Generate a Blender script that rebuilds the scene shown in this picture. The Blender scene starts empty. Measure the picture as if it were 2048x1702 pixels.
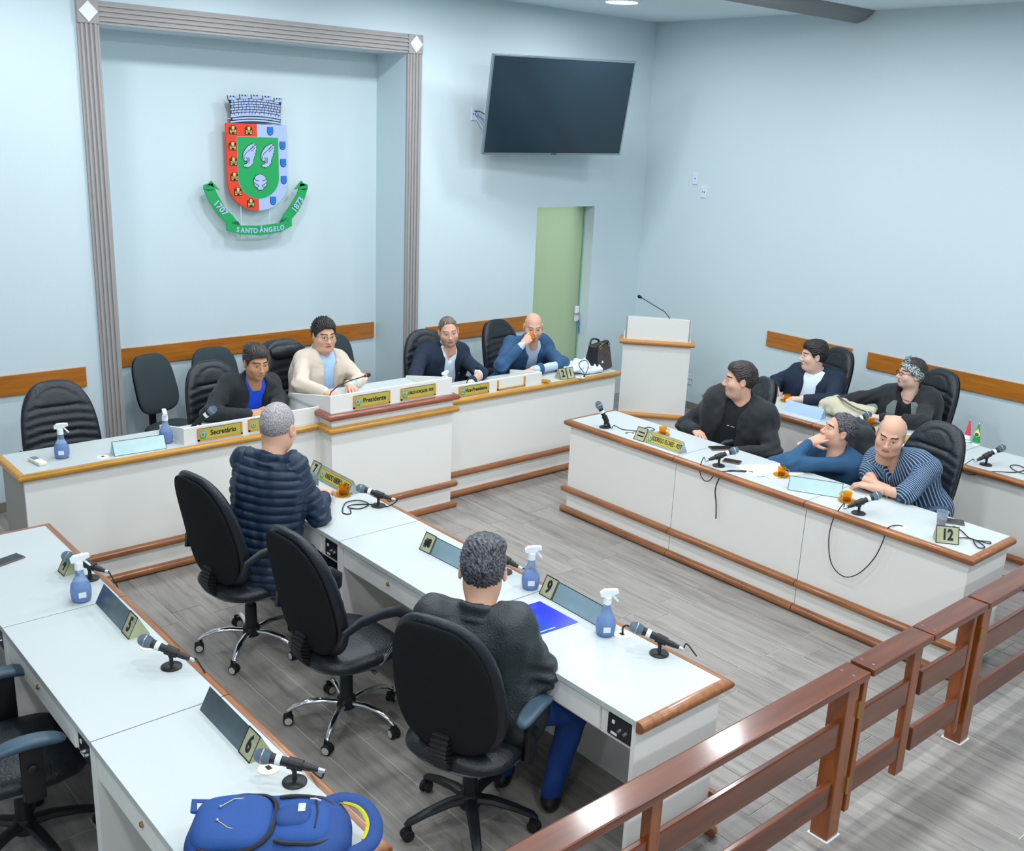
import bpy, bmesh, math, random
import numpy as np
from mathutils import Vector, Matrix, Euler
random.seed(7); np.random.seed(7)
PI = math.pi
sc = bpy.context.scene
COL = sc.collection

# ------------------------------------------------------------------ camera
cam_d = bpy.data.cameras.new('camera'); cam = bpy.data.objects.new('camera', cam_d); COL.objects.link(cam)
_pt, _yw, _ro = 0.28701741, 0.72405477, 0.04386445
_f = Vector((math.sin(_yw)*math.cos(_pt), math.cos(_yw)*math.cos(_pt), -math.sin(_pt)))
_r = Vector((math.cos(_yw), -math.sin(_yw), 0)); _u = _r.cross(_f)
_r2 = _r*math.cos(_ro)+_u*math.sin(_ro); _u2 = -_r*math.sin(_ro)+_u*math.cos(_ro)
cm = Matrix((( _r2.x,_u2.x,-_f.x,-8.6119),(_r2.y,_u2.y,-_f.y,-7.7267),(_r2.z,_u2.z,-_f.z,2.9091),(0,0,0,1)))
cam.matrix_world = cm
cam_d.sensor_width = 36; cam_d.sensor_fit = 'HORIZONTAL'; cam_d.lens = 36*2047.884/2048
cam_d.clip_start = .05
sc.camera = cam

# ------------------------------------------------------------------ world and exposure
w = bpy.data.worlds.new('world'); sc.world = w; w.use_nodes = True
w.node_tree.nodes['Background'].inputs[0].default_value = (.80, .90, 1, 1)
w.node_tree.nodes['Background'].inputs[1].default_value = .3
sc.view_settings.view_transform = 'Standard'; sc.view_settings.look = 'None'
sc.view_settings.exposure = 0.13; sc.view_settings.gamma = 1; sc.view_settings.use_curve_mapping = False
LAMP_W = 20.5          # watts of each round ceiling lamp
CEIL = 3.98

# ------------------------------------------------------------------ materials
def lin(c):
    o = []
    for v in c[:3]:
        v = v/255.0
        o.append(v/12.92 if v <= .04045 else ((v+.055)/1.055)**2.4)
    return tuple(o)+(1,)
MATS = {}
def mat(name, col, rough=.5, metal=0, spec=.5, trans=0, alpha=1, emis=None, coat=0, bump=None, vary=None, ior=1.45, sheen=0):
    """bump=(scale, strength[, (sx,sy,sz)]), vary=(scale, amount[, (sx,sy,sz)])"""
    if name in MATS: return MATS[name]
    m = bpy.data.materials.new(name); m.use_nodes = True; nt = m.node_tree; N = nt.nodes; L = nt.links
    b = N['Principled BSDF']
    b.inputs['Base Color'].default_value = lin(col); b.inputs['Roughness'].default_value = rough
    b.inputs['Metallic'].default_value = metal; b.inputs['Specular IOR Level'].default_value = spec
    b.inputs['Transmission Weight'].default_value = trans; b.inputs['Alpha'].default_value = alpha
    b.inputs['Coat Weight'].default_value = coat; b.inputs['IOR'].default_value = ior
    if sheen: b.inputs['Sheen Weight'].default_value = sheen
    if emis: b.inputs['Emission Color'].default_value = lin(emis[0]); b.inputs['Emission Strength'].default_value = emis[1]
    def coords(sc_):
        tc = N.new('ShaderNodeTexCoord'); mp = N.new('ShaderNodeMapping'); L.new(tc.outputs['Object'], mp.inputs[0])
        mp.inputs['Scale'].default_value = sc_; return mp.outputs[0]
    if vary:
        v = coords(vary[2] if len(vary) > 2 else (1, 1, 1))
        n = N.new('ShaderNodeTexNoise'); n.inputs['Scale'].default_value = vary[0]; n.inputs['Detail'].default_value = 5
        L.new(v, n.inputs['Vector'])
        r = N.new('ShaderNodeMapRange'); r.inputs[1].default_value = .3; r.inputs[2].default_value = .7
        r.inputs[3].default_value = 1-vary[1]; r.inputs[4].default_value = 1+vary[1]; L.new(n.outputs[0], r.inputs[0])
        mx = N.new('ShaderNodeVectorMath'); mx.operation = 'SCALE'; mx.inputs[0].default_value = lin(col)[:3]
        L.new(r.outputs[0], mx.inputs['Scale']); L.new(mx.outputs[0], b.inputs['Base Color'])
    if bump:
        v = coords(bump[2] if len(bump) > 2 else (1, 1, 1))
        n = N.new('ShaderNodeTexNoise'); n.inputs['Scale'].default_value = bump[0]; n.inputs['Detail'].default_value = 4
        L.new(v, n.inputs['Vector'])
        bp = N.new('ShaderNodeBump'); bp.inputs['Strength'].default_value = bump[1]; bp.inputs['Distance'].default_value = .01
        L.new(n.outputs[0], bp.inputs['Height']); L.new(bp.outputs[0], b.inputs['Normal'])
    MATS[name] = m; return m
def wood(name, c1, c2, rough=.3, axis=0, sc_=6.0, coat=.3):
    m = bpy.data.materials.new(name); m.use_nodes = True; N = m.node_tree.nodes; L = m.node_tree.links
    b = N['Principled BSDF']; b.inputs['Roughness'].default_value = rough; b.inputs['Coat Weight'].default_value = coat
    b.inputs['Coat Roughness'].default_value = .12
    tc = N.new('ShaderNodeTexCoord'); mp = N.new('ShaderNodeMapping'); L.new(tc.outputs['Object'], mp.inputs[0])
    s = [8.0, 8.0, 8.0]; s[axis] = .7; mp.inputs['Scale'].default_value = s
    n = N.new('ShaderNodeTexNoise'); n.inputs['Scale'].default_value = sc_; n.inputs['Detail'].default_value = 6; n.inputs['Roughness'].default_value = .6
    L.new(mp.outputs[0], n.inputs['Vector'])
    r = N.new('ShaderNodeValToRGB'); r.color_ramp.elements[0].position = .3; r.color_ramp.elements[1].position = .72
    r.color_ramp.elements[0].color = lin(c1); r.color_ramp.elements[1].color = lin(c2)
    L.new(n.outputs[0], r.inputs[0]); L.new(r.outputs[0], b.inputs['Base Color'])
    MATS[name] = m; return m
mat('wall_paint', (206, 222, 228), .85, spec=.2, bump=(60, .05))
mat('ceiling_paint', (222, 236, 242), .85, spec=.2)
mat('laminate', (234, 233, 229), .45, spec=.35, bump=(400, .04))
mat('laminate_top', (192, 199, 199), .32, spec=.4)
mat('laminate_edge', (205, 198, 192), .5)
mat('drawer_shadow', (196, 192, 186), .5)
wood('trim_brown', (120, 70, 36), (168, 108, 60), .32, 0)
wood('trim_brown_y', (120, 70, 36), (168, 108, 60), .32, 1)
wood('trim_gold', (172, 118, 34), (206, 154, 62), .35, 0)
wood('trim_red', (118, 58, 38), (160, 92, 68), .32, 0)
wood('plank_oak', (160, 92, 22), (190, 120, 42), .4, 0, 4)
wood('plank_oak_y', (160, 92, 22), (190, 120, 42), .4, 1, 4)
wood('rail_wood', (84, 38, 18), (118, 60, 30), .3, 0, 3, .5)
wood('rail_post', (118, 58, 20), (152, 82, 34), .3, 2, 3, .4)
mat('frame_taupe', (162, 158, 157), .7, bump=(50, .1))
mat('white_gloss', (236, 238, 246), .3)
mat('grey_beam', (128, 130, 132), .7)
mat('black_leather', (25, 31, 38), .38, spec=.55, bump=(90, .25))
mat('black_fabric', (33, 36, 39), .9, spec=.15, bump=(700, .5))
mat('grey_fabric', (66, 76, 80), .95, spec=.1, bump=(600, .5))
mat('black_plastic', (26, 28, 31), .42)
mat('black_rubber', (18, 20, 22), .7)
mat('chrome', (225, 230, 235), .12, 1)
mat('steel', (176, 182, 186), .35, .9, vary=(9, .22))
mat('brass', (180, 150, 90), .35, .9)
mat('ring_white', (205, 205, 200), .5)
mat('ivory', (238, 232, 210), .5)
mat('amber_glass', (255, 186, 36), .08, trans=.85, ior=1.25)
mat('coffee', (70, 40, 25), .3)
mat('spray_blue', (176, 200, 236), .15, trans=.7, ior=1.15)
mat('spray_liquid', (150, 184, 232), .15, trans=.6, ior=1.15)
mat('white_plastic', (242, 248, 250), .35)
mat('paper', (240, 246, 252), .8)
mat('mic_grille', (130, 150, 165), .4, .7, bump=(900, 1.0))
mat('mic_black', (30, 34, 37), .45)
mat('label_white', (225, 232, 236), .6)
mat('plate_gold', (190, 176, 82), .5, vary=(5, .12))
mat('plate_olive', (164, 166, 134), .55, vary=(14, .22))
mat('plate_black', (28, 26, 22), .6)
mat('plate_grey', (150, 178, 188), .35, .35, vary=(7, .18))
mat('frame_gold', (205, 150, 62), .4)
mat('crest_red', (226, 66, 34), .45)
mat('crest_green', (24, 160, 86), .5)
mat('crest_green_dark', (10, 100, 70), .5)
mat('crest_silver', (172, 190, 226), .35)
mat('crest_blue', (30, 120, 222), .5)
mat('crest_gold', (220, 190, 110), .5)
mat('ink', (22, 22, 26), .6)
mat('acrylic', (225, 240, 248), .1, trans=.8)
mat('screen', (27, 46, 58), .12, spec=.6)
mat('socket_black', (32, 34, 38), .4)

# ------------------------------------------------------------------ mesh builder
class MB:
    def __init__(s): s.v = []; s.f = []; s.m = []
    def add(s, vs, fs, mi=0, T=None):
        o = len(s.v)
        if T is not None: vs = [T @ Vector(p) for p in vs]
        s.v += [tuple(p) for p in vs]; s.f += [tuple(i+o for i in f) for f in fs]; s.m += [mi]*len(fs); return s
    def box(s, x0, x1, y0, y1, z0, z1, mi=0, b=0, T=None):
        if b <= 0:
            v = [(x0,y0,z0),(x1,y0,z0),(x1,y1,z0),(x0,y1,z0),(x0,y0,z1),(x1,y0,z1),(x1,y1,z1),(x0,y1,z1)]
            return s.add(v, [(0,3,2,1),(4,5,6,7),(0,1,5,4),(1,2,6,5),(2,3,7,6),(3,0,4,7)], mi, T)
        bm = bmesh.new(); bmesh.ops.create_cube(bm, size=1)
        for q in bm.verts: q.co = Vector(((x0+x1)/2+q.co.x*(x1-x0), (y0+y1)/2+q.co.y*(y1-y0), (z0+z1)/2+q.co.z*(z1-z0)))
        b = min(b, .49*min(abs(x1-x0), abs(y1-y0), abs(z1-z0)))
        bmesh.ops.bevel(bm, geom=list(bm.edges), offset=b, segments=2, affect='EDGES', profile=.6)
        r = s.bm(bm, mi, T); return r
    def bm(s, bm, mi=0, T=None):
        bm.verts.index_update()
        s.add([v.co.copy() for v in bm.verts], [[v.index for v in f.verts] for f in bm.faces], mi, T); bm.free(); return s
    def tube(s, pts, r, n=8, mi=0, T=None, flat=1.0, up=None):
        pts = [Vector(p) for p in pts]; k = len(pts); rs = r if isinstance(r, (list, tuple)) else [r]*k
        vs = []; fs = []; pu = None
        for i, p in enumerate(pts):
            d = (pts[min(i+1, k-1)]-pts[max(i-1, 0)]).normalized()
            if pu is None:
                a = Vector(up) if up else (Vector((0,0,1)) if abs(d.z) < .9 else Vector((1,0,0)))
                pu = (a-d*a.dot(d)).normalized()
            else:
                pu = pu-d*pu.dot(d); pu = pu.normalized() if pu.length > 1e-6 else d.orthogonal().normalized()
            q = d.cross(pu)
            for j in range(n):
                a = 2*PI*j/n; vs.append(p+(pu*math.sin(a)*flat+q*math.cos(a))*rs[i])
        for i in range(k-1):
            for j in range(n):
                a = i*n+j; b = i*n+(j+1) % n; fs.append((a, b, b+n, a+n))
        fs.append(tuple(range(n-1, -1, -1))); fs.append(tuple((k-1)*n+j for j in range(n)))
        return s.add(vs, fs, mi, T)
    def lathe(s, prof, n=24, mi=0, T=None):
        vs = []; fs = []
        for (r, z) in prof:
            for j in range(n):
                a = 2*PI*j/n; vs.append((r*math.cos(a), r*math.sin(a), z))
        for i in range(len(prof)-1):
            for j in range(n):
                a = i*n+j; b = i*n+(j+1) % n; fs.append((a, b, b+n, a+n))
        if prof[0][0] > 1e-6: fs.append(tuple(range(n-1, -1, -1)))
        if prof[-1][0] > 1e-6: fs.append(tuple((len(prof)-1)*n+j for j in range(n)))
        return s.add(vs, fs, mi, T)
    def prism(s, poly, z0, z1, mi=0, T=None):
        n = len(poly); vs = [(p[0], p[1], z0) for p in poly]+[(p[0], p[1], z1) for p in poly]
        fs = [tuple(range(n-1, -1, -1)), tuple(range(n, 2*n))]+[(i, (i+1) % n, (i+1) % n+n, i+n) for i in range(n)]
        return s.add(vs, fs, mi, T)
    def ball(s, c, r, mi=0, n=16, T=None):
        r = r if isinstance(r, (tuple, list)) else (r, r, r); vs = []; fs = []; m = n//2
        for i in range(m+1):
            a = PI*i/m
            for j in range(n):
                b = 2*PI*j/n; vs.append((c[0]+r[0]*math.sin(a)*math.cos(b), c[1]+r[1]*math.sin(a)*math.sin(b), c[2]+r[2]*math.cos(a)))
        for i in range(m):
            for j in range(n):
                a = i*n+j; b = i*n+(j+1) % n; fs.append((a+n, b+n, b, a))
        return s.add(vs, fs, mi, T)
    def build(s, name, mats, parent=None, smooth=False, ang=40, loc=None, rot=None):
        me = bpy.data.meshes.new(name); me.from_pydata(s.v, [], s.f)
        mats = mats if isinstance(mats, (list, tuple)) else [mats]
        for m in mats: me.materials.append(MATS[m] if isinstance(m, str) else m)
        if len(mats) > 1: me.polygons.foreach_set('material_index', s.m)
        bm = bmesh.new(); bm.from_mesh(me); bmesh.ops.remove_doubles(bm, verts=bm.verts, dist=1e-5)
        bmesh.ops.recalc_face_normals(bm, faces=bm.faces); bm.to_mesh(me); bm.free()
        if smooth:
            me.polygons.foreach_set('use_smooth', [True]*len(me.polygons)); me.set_sharp_from_angle(angle=math.radians(ang))
        me.update(); return link(name, me, parent, loc, rot)
def link(name, me, parent=None, loc=None, rot=None):
    o = bpy.data.objects.new(name, me); COL.objects.link(o)
    if parent: o.parent = parent
    if loc is not None: o.location = loc
    if rot is not None: o.rotation_euler = rot
    return o
def tag(o, label=None, cat=None, group=None, kind=None):
    if label: o['label'] = label
    if cat: o['category'] = cat
    if group: o['group'] = group
    if kind: o['kind'] = kind
    return o
def thing(name, label, cat, loc=(0,0,0), rz=0, group=None):
    o = bpy.data.objects.new(name, None); COL.objects.link(o); o.location = loc; o.rotation_euler = (0, 0, rz)
    o.empty_display_size = .05
    return tag(o, label, cat, group)
def kids(o): return [c for c in bpy.data.objects if c.parent == o]
def copy_tree(o, parent=None):
    c = o.copy(); COL.objects.link(c)
    if parent is not None: c.parent = parent
    for ch in kids(o): copy_tree(ch, c)
    return c
def dup(o, label, loc, rz, group=None):
    c = copy_tree(o); c.location = loc; c.rotation_euler = (0, 0, rz); c['label'] = label
    if group: c['group'] = group
    return c
def RZ(a): return Matrix.Rotation(a, 4, 'Z')
def TR(*p): return Matrix.Translation(Vector(p))
def text_mesh(txt, size, depth=.0006, align='CENTER', bold=0.0, sx=1.0):
    cu = bpy.data.curves.new('t', 'FONT'); cu.body = txt; cu.size = size; cu.extrude = depth; cu.align_x = align; cu.align_y = 'CENTER'
    cu.offset = bold; cu.resolution_u = 3
    o = bpy.data.objects.new('t', cu); COL.objects.link(o); bpy.context.view_layer.update()
    me = bpy.data.meshes.new_from_object(o.evaluated_get(bpy.context.evaluated_depsgraph_get()))
    vs = [(v.co.x*sx, v.co.y, v.co.z) for v in me.vertices]; fs = [list(p.vertices) for p in me.polygons]
    bpy.data.objects.remove(o); bpy.data.curves.remove(cu); bpy.data.meshes.remove(me)
    return vs, fs
def text(name, txt, size, m, parent, T, bold=0.0, sx=1.0):
    vs, fs = text_mesh(txt, size, bold=bold, sx=sx); b = MB(); b.add(vs, fs, 0, T); return b.build(name, m, parent)

# ------------------------------------------------------------------ implicit surfaces (bodies, cloth, bags)
class SDF:
    def __init__(s, lo, hi, h):
        s.h = h; s.lo = np.array(lo, float); s.n = np.ceil((np.array(hi)-s.lo)/h).astype(int)+1
        s.F = np.full(s.n, .5, np.float32)
        s.ax = [s.lo[i]+np.arange(s.n[i])*h for i in range(3)]
    def sub(s, lo, hi):
        a = np.maximum(np.floor((np.array(lo)-s.lo)/s.h).astype(int), 0); b = np.minimum(np.ceil((np.array(hi)-s.lo)/s.h).astype(int)+1, s.n)
        if (b <= a).any(): return None, None
        sl = tuple(slice(a[i], b[i]) for i in range(3))
        g = np.meshgrid(*[s.ax[i][sl[i]] for i in range(3)], indexing='ij'); return sl, g
    def put(s, sl, d, k, cut=False):
        F = s.F[sl]
        if cut: s.F[sl] = np.maximum(F, -d) if k <= 0 else -smin(-F, d, k)
        else: s.F[sl] = smin(F, d, k)
    def cap(s, a, b, ra, rb=None, k=.02, cut=False):
        rb = ra if rb is None else rb; a = np.array(a, float); b = np.array(b, float); R = max(ra, rb)+k*1.5+s.h*2
        sl, g = s.sub(np.minimum(a, b)-R, np.maximum(a, b)+R)
        if sl is None: return
        d = b-a; L = max(d@d, 1e-9); p = [g[i]-a[i] for i in range(3)]
        t = np.clip((p[0]*d[0]+p[1]*d[1]+p[2]*d[2])/L, 0, 1)
        q = np.sqrt((p[0]-t*d[0])**2+(p[1]-t*d[1])**2+(p[2]-t*d[2])**2)-(ra+(rb-ra)*t)
        s.put(sl, q, k, cut)
    def ell(s, c, r, R=None, k=.02, cut=False, pw=2.0):
        c = np.array(c, float); r = np.array(r, float); m = r.max()*1.75+k*1.5+s.h*2
        sl, g = s.sub(c-m, c+m)
        if sl is None: return
        p = [g[i]-c[i] for i in range(3)]
        if R is not None:
            R = np.array(R)[:3, :3]; p = [R[0, i]*p[0]+R[1, i]*p[1]+R[2, i]*p[2] for i in range(3)]
        q = (np.abs(p[0]/r[0])**pw+np.abs(p[1]/r[1])**pw+np.abs(p[2]/r[2])**pw)**(1/pw)
        if pw == 2:
            k1 = np.sqrt((p[0]/r[0]**2)**2+(p[1]/r[1]**2)**2+(p[2]/r[2]**2)**2)+1e-9; d = q*(q-1)/k1
        else: d = (q-1)*r.min()
        s.put(sl, d, k, cut)
    def mesh(s):
        F = s.F; n = s.n; ins = F < 0; acc = np.zeros(tuple(n-1)+(3,), np.float32); cnt = np.zeros(tuple(n-1), np.float32)
        edges = []
        for a in range(3):
            lo_ = [slice(None)]*3; hi_ = [slice(None)]*3; lo_[a] = slice(0, -1); hi_[a] = slice(1, None)
            A = F[tuple(lo_)]; B = F[tuple(hi_)]; sg = (A < 0) != (B < 0); I = np.argwhere(sg)
            b, c = [(1, 2), (2, 0), (0, 1)][a]
            I = I[(I[:, b] > 0) & (I[:, b] < n[b]-1) & (I[:, c] > 0) & (I[:, c] < n[c]-1)]
            if not len(I): continue
            fa = A[tuple(I.T)]; fb = B[tuple(I.T)]; t = fa/(fa-fb); P = I.astype(np.float32); P[:, a] += t
            cells = []
            for ob, oc in ((-1, -1), (0, -1), (0, 0), (-1, 0)):
                J = I.copy(); J[:, b] += ob; J[:, c] += oc; cells.append(J); np.add.at(acc, tuple(J.T), P); np.add.at(cnt, tuple(J.T), 1)
            edges.append((cells, fa < 0))
        idx = np.full(tuple(n-1), -1, int); V = np.argwhere(cnt > 0); idx[tuple(V.T)] = np.arange(len(V))
        co = acc[tuple(V.T)]/cnt[tuple(V.T)][:, None]*s.h+s.lo
        fs = []
        for cells, fl in edges:
            q = np.stack([idx[tuple(J.T)] for J in cells], 1); q[~fl] = q[~fl][:, ::-1]; fs.append(q)
        return co, np.concatenate(fs)
def smin(a, b, k):
    if k <= 0: return np.minimum(a, b)
    h = np.maximum(k-np.abs(a-b), 0)/k; return np.minimum(a, b)-h*h*k*.25
def smooth_v(co, fs, it=2, lam=.5):
    e = np.concatenate([fs[:, [0, 1]], fs[:, [1, 2]], fs[:, [2, 3]], fs[:, [3, 0]]])
    for _ in range(it):
        a = np.zeros_like(co); c = np.zeros(len(co))
        for i in range(3): a[:, i] = np.bincount(e[:, 0], co[e[:, 1], i], len(co))+np.bincount(e[:, 1], co[e[:, 0], i], len(co))
        c = np.bincount(e[:, 0], minlength=len(co))+np.bincount(e[:, 1], minlength=len(co))
        co = co+lam*(a/np.maximum(c, 1)[:, None]-co)
    return co
def vnormals(co, fs):
    n = np.cross(co[fs[:, 2]]-co[fs[:, 0]], co[fs[:, 3]]-co[fs[:, 1]]); N = np.zeros_like(co)
    for j in range(4):
        for i in range(3): N[:, i] += np.bincount(fs[:, j], n[:, i], len(co))
    return N/(np.linalg.norm(N, axis=1)[:, None]+1e-12)
def qmesh(name, co, fs, mats, parent=None, mi=None):
    me = bpy.data.meshes.new(name); me.vertices.add(len(co)); me.vertices.foreach_set('co', np.asarray(co, np.float32).ravel())
    m = len(fs); k = fs.shape[1]; me.loops.add(m*k); me.loops.foreach_set('vertex_index', np.asarray(fs, np.int32).ravel())
    me.polygons.add(m); me.polygons.foreach_set('loop_start', np.arange(0, m*k, k, dtype=np.int32))
    mats = mats if isinstance(mats, (list, tuple)) else [mats]
    for x in mats: me.materials.append(MATS[x] if isinstance(x, str) else x)
    if mi is not None: me.polygons.foreach_set('material_index', np.asarray(mi, np.int32))
    me.polygons.foreach_set('use_smooth', np.ones(m, bool)); me.update(calc_edges=True); me.validate()
    return link(name, me, parent)
def vnoise(p, f, seed=0):
    """cheap smooth pseudo-noise from sines, for folds"""
    r = np.random.RandomState(seed); o = np.zeros(len(p))
    for i in range(5):
        k = r.normal(size=3); k /= np.linalg.norm(k); o += np.sin((p@k)*f*(.7+.25*i)+r.rand()*6.28+1.3*np.sin((p@np.roll(k, 1))*f*.6+r.rand()*6))
    return o/5
# ------------------------------------------------------------------ the room
def struct(o): o['kind'] = 'structure'; return o
XN0, XN1, NT, ND = -5.815, -3.184, 3.45, .46      # niche
DX0, DX1, DT = -1.567, -.752, 2.108               # door opening
b = MB()
b.box(-12, XN0, 0, .62, 0, CEIL); b.box(XN1, DX0, 0, .62, 0, CEIL); b.box(XN0, XN1, 0, .62, NT, CEIL); b.box(XN0, XN1, ND, .62, 0, NT)
b.box(DX0, DX1, 0, .3, DT, CEIL); b.box(DX1, 0, 0, .3, 0, CEIL)
struct(b.build('wall_back', 'wall_paint'))
struct(MB().box(0, .3, -12, 2.6, 0, CEIL).build('wall_right', 'wall_paint'))
struct(MB().box(-12.3, -12, -12, .62, 0, CEIL).build('wall_left', 'wall_paint'))
struct(MB().box(-12.3, .3, -12.3, -12, 0, CEIL).build('wall_front', 'wall_paint'))
struct(MB().box(-12.3, .3, -12.3, 2.6, CEIL, CEIL+.12).build('ceiling', 'ceiling_paint'))
# corridor behind the frosted door
struct(MB().box(-2.6, 0, 2.3, 2.6, 0, CEIL).build('wall_corridor', mat('wall_cream', (226, 226, 184), .8)))
struct(MB().box(-2.9, -2.6, .62, 2.6, 0, CEIL).build('wall_corridor_side', 'wall_cream'))

floor = struct(MB().box(-12.3, .3, -12.3, 2.6, -.08, -.003).build('floor', mat('grout', (206, 204, 198), .85)))
def floor_mat():
    m = bpy.data.materials.new('floor_tile'); m.use_nodes = True; N = m.node_tree.nodes; L = m.node_tree.links; b = N['Principled BSDF']
    b.inputs['Roughness'].default_value = .38; b.inputs['Specular IOR Level'].default_value = .45
    g = N.new('ShaderNodeNewGeometry'); oi = N.new('ShaderNodeObjectInfo')
    mp = N.new('ShaderNodeMapping'); mp.inputs['Scale'].default_value = (16, 1.3, 1); L.new(g.outputs['Position'], mp.inputs[0])
    cb = N.new('ShaderNodeCombineXYZ'); mu = N.new('ShaderNodeMath'); mu.operation = 'MULTIPLY'; mu.inputs[1].default_value = 40
    L.new(oi.outputs['Random'], mu.inputs[0]); L.new(mu.outputs[0], cb.inputs[2]); L.new(cb.outputs[0], mp.inputs['Location'])
    n1 = N.new('ShaderNodeTexNoise'); n1.inputs['Scale'].default_value = 1.6; n1.inputs['Detail'].default_value = 8; n1.inputs['Roughness'].default_value = .65; n1.inputs['Distortion'].default_value = .4
    L.new(mp.outputs[0], n1.inputs['Vector'])
    r = N.new('ShaderNodeValToRGB'); e = r.color_ramp.elements; e[0].position = .28; e[0].color = lin((108, 104, 101)); e[1].position = .68; e[1].color = lin((158, 153, 149))
    x = e.new(.46); x.color = lin((142, 137, 132)); L.new(n1.outputs[0], r.inputs[0])
    v = N.new('ShaderNodeMapRange'); v.inputs[3].default_value = .92; v.inputs[4].default_value = 1.07; L.new(oi.outputs['Random'], v.inputs[0])
    sc_ = N.new('ShaderNodeVectorMath'); sc_.operation = 'SCALE'; L.new(r.outputs[0], sc_.inputs[0]); L.new(v.outputs[0], sc_.inputs['Scale']); L.new(sc_.outputs[0], b.inputs['Base Color'])
    bp = N.new('ShaderNodeBump'); bp.inputs['Strength'].default_value = .12; bp.inputs['Distance'].default_value = .004; L.new(n1.outputs[0], bp.inputs['Height']); L.new(bp.outputs[0], b.inputs['Normal'])
    MATS['floor_tile'] = m
floor_mat()
TW, TL = .2065, .83
tm = MB().box(.0024, TW-.0024, .0024, TL-.0024, -.004, 0, 0, .0012).build('plank', 'floor_tile'); tme = tm.data; bpy.data.objects.remove(tm)
cells = []
for k in range(-28, 33):
    x = -6.43+TW*k
    if x > 0 or x < -12: continue
    off = -2.24 if k % 2 == 0 else -2.376
    for n in range(-5, 14):
        y = off-TL*n
        if y > .7 or y < -12: continue
        cells.append((x, y-TL))
def inview(x, y):
    p = cm.inverted() @ Vector((x, y, 0)); 
    return p.z < 0 and abs(p.x/-p.z*2047.9) < 1100 and abs(p.y/-p.z*2047.9) < 930
vis = [c for c in cells if any(inview(c[0]+a, c[1]+q) for a in (0, TW) for q in (0, TL/2, TL))]
vis.sort(key=lambda c: (c[0]+8.6)**2+(c[1]+7.7)**2)
one = set(vis[:296])
for c in vis[:296]: link('plank', tme, floor, (c[0], c[1], random.uniform(-.0004, .0004)))
b = MB()
for c in cells:
    if c not in one: b.box(c[0]+.0024, c[0]+TW-.0024, c[1]+.0024, c[1]+TL-.0024, -.004, 0)
tag(b.build('floor_planks_far', 'floor_tile', floor), kind='stuff')
for nm, bx in (('baseboard_back', (-12, XN0, -.012, 0)), ('baseboard_back_niche', (XN0+.16, XN1-.16, ND-.012, ND)), ('baseboard_back_right', (XN1+.16, DX0, -.012, 0)), ('baseboard_right', (-.012, 0, -12, 0))):
    struct(MB().box(*bx, 0, .075, 0, .002).build(nm, mat('baseboard_taupe', (138, 130, 120), .6)))

# grooved surround of the niche: two posts, a lintel, corner blocks with white diamonds
FO0, FO1, FT_ = -5.965, -3.032, 3.605
def fluted(name, x0, x1, z0, z1, vert):
    r = MB()
    r.box(x0, x1, -.022, 0, z0, z1)
    w_ = (x1-x0) if vert else (z1-z0); st = w_/5.0
    for i in range(4):
        a = st*(.62+i*1.05)
        if vert: r.box(x0+a, x0+a+st*.55, -.034, -.022, z0, z1, 0, .003)
        else: r.box(x0, x1, -.034, -.022, z0+a, z0+a+st*.55, 0, .003)
    return struct(r.build(name, 'frame_taupe'))
fluted('trim_1', FO0, XN0, 0, NT-.0, True); fluted('trim_2', XN1, FO1, 0, NT, True); fluted('trim_3', XN0, XN1, NT, FT_, False)
for nm, x0, x1 in (('trim_4', FO0, XN0), ('trim_5', XN1, FO1)):
    c = struct(MB().box(x0, x1, -.036, 0, NT, FT_, 0, .003).build(nm, 'frame_taupe'))
    cx, cz = (x0+x1)/2, (NT+FT_)/2
    MB().prism([(0, -.07), (.066, 0), (0, .07), (-.066, 0)], 0, .008, 0, TR(cx, -.036, cz) @ Matrix.Rotation(PI/2, 4, 'X')).build('diamond', 'white_gloss', c)

# grey cornice beam crossing the ceiling
bm_poly = [(-2.30, CEIL-.002), (-2.30, CEIL-.09), (-2.36, CEIL-.10), (-2.44, CEIL-.075), (-2.50, CEIL-.03), (-2.52, CEIL-.002)]
v = [(-9, y, z) for y, z in bm_poly]+[(-.01, y, z) for y, z in bm_poly]; n = len(bm_poly)
struct(MB().add(v, [tuple(range(n)), tuple(range(2*n-1, n-1, -1))]+[(i, i+n, (i+1) % n+n, (i+1) % n) for i in range(n)]).build('trim_6', 'grey_beam'))

# round ceiling lamps
lamp_mesh = None
def ceiling_lamp(x, y, label, group):
    t = thing('ceiling_lamp', label, 'ceiling lamp', (x, y, CEIL), 0, group)
    MB().lathe([(0, -.001), (.155, -.001), (.155, -.03), (.14, -.034), (.135, -.026), (0, -.026)], 32).build('rim', 'white_plastic', t, True)
    MB().lathe([(0, -.027), (.134, -.027), (.134, -.031), (0, -.031)], 32).build('diffuser', mat('lamp_glow', (255, 255, 255), emis=((235, 246, 255), 14)), t)
    ld = bpy.data.lights.new('lamp', 'AREA'); ld.shape = 'DISK'; ld.size = .3; ld.energy = LAMP_W; ld.color = (.93, .97, 1)
    lo = bpy.data.objects.new('light_source', ld); COL.objects.link(lo); lo.parent = t; lo.location = (0, 0, -.036)
    return t
for iy, y in enumerate((-1.1, -3.0, -5.0, -7.2, -9.6)):  # last rows, over the unseen rear room, are added as fill light
    for ix, x in enumerate((-1.7, -3.35, -5.0, -6.65, -8.6, -10.6)):
        if iy < 2 and ix > 3: continue
        if iy == 0 and ix == 0:
            ceiling_lamp(x, y, 'round white ceiling lamp, its rim just showing at the top edge by the corner', None)
        else: ceiling_lamp(x, y, 'round white ceiling lamp out of the picture above the chamber', 'ceiling lamps out of view')
ld = bpy.data.lights.new('corridor_lamp', 'AREA'); ld.size = .4; ld.energy = 62; ld.color = (.95, 1, .92)
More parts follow.
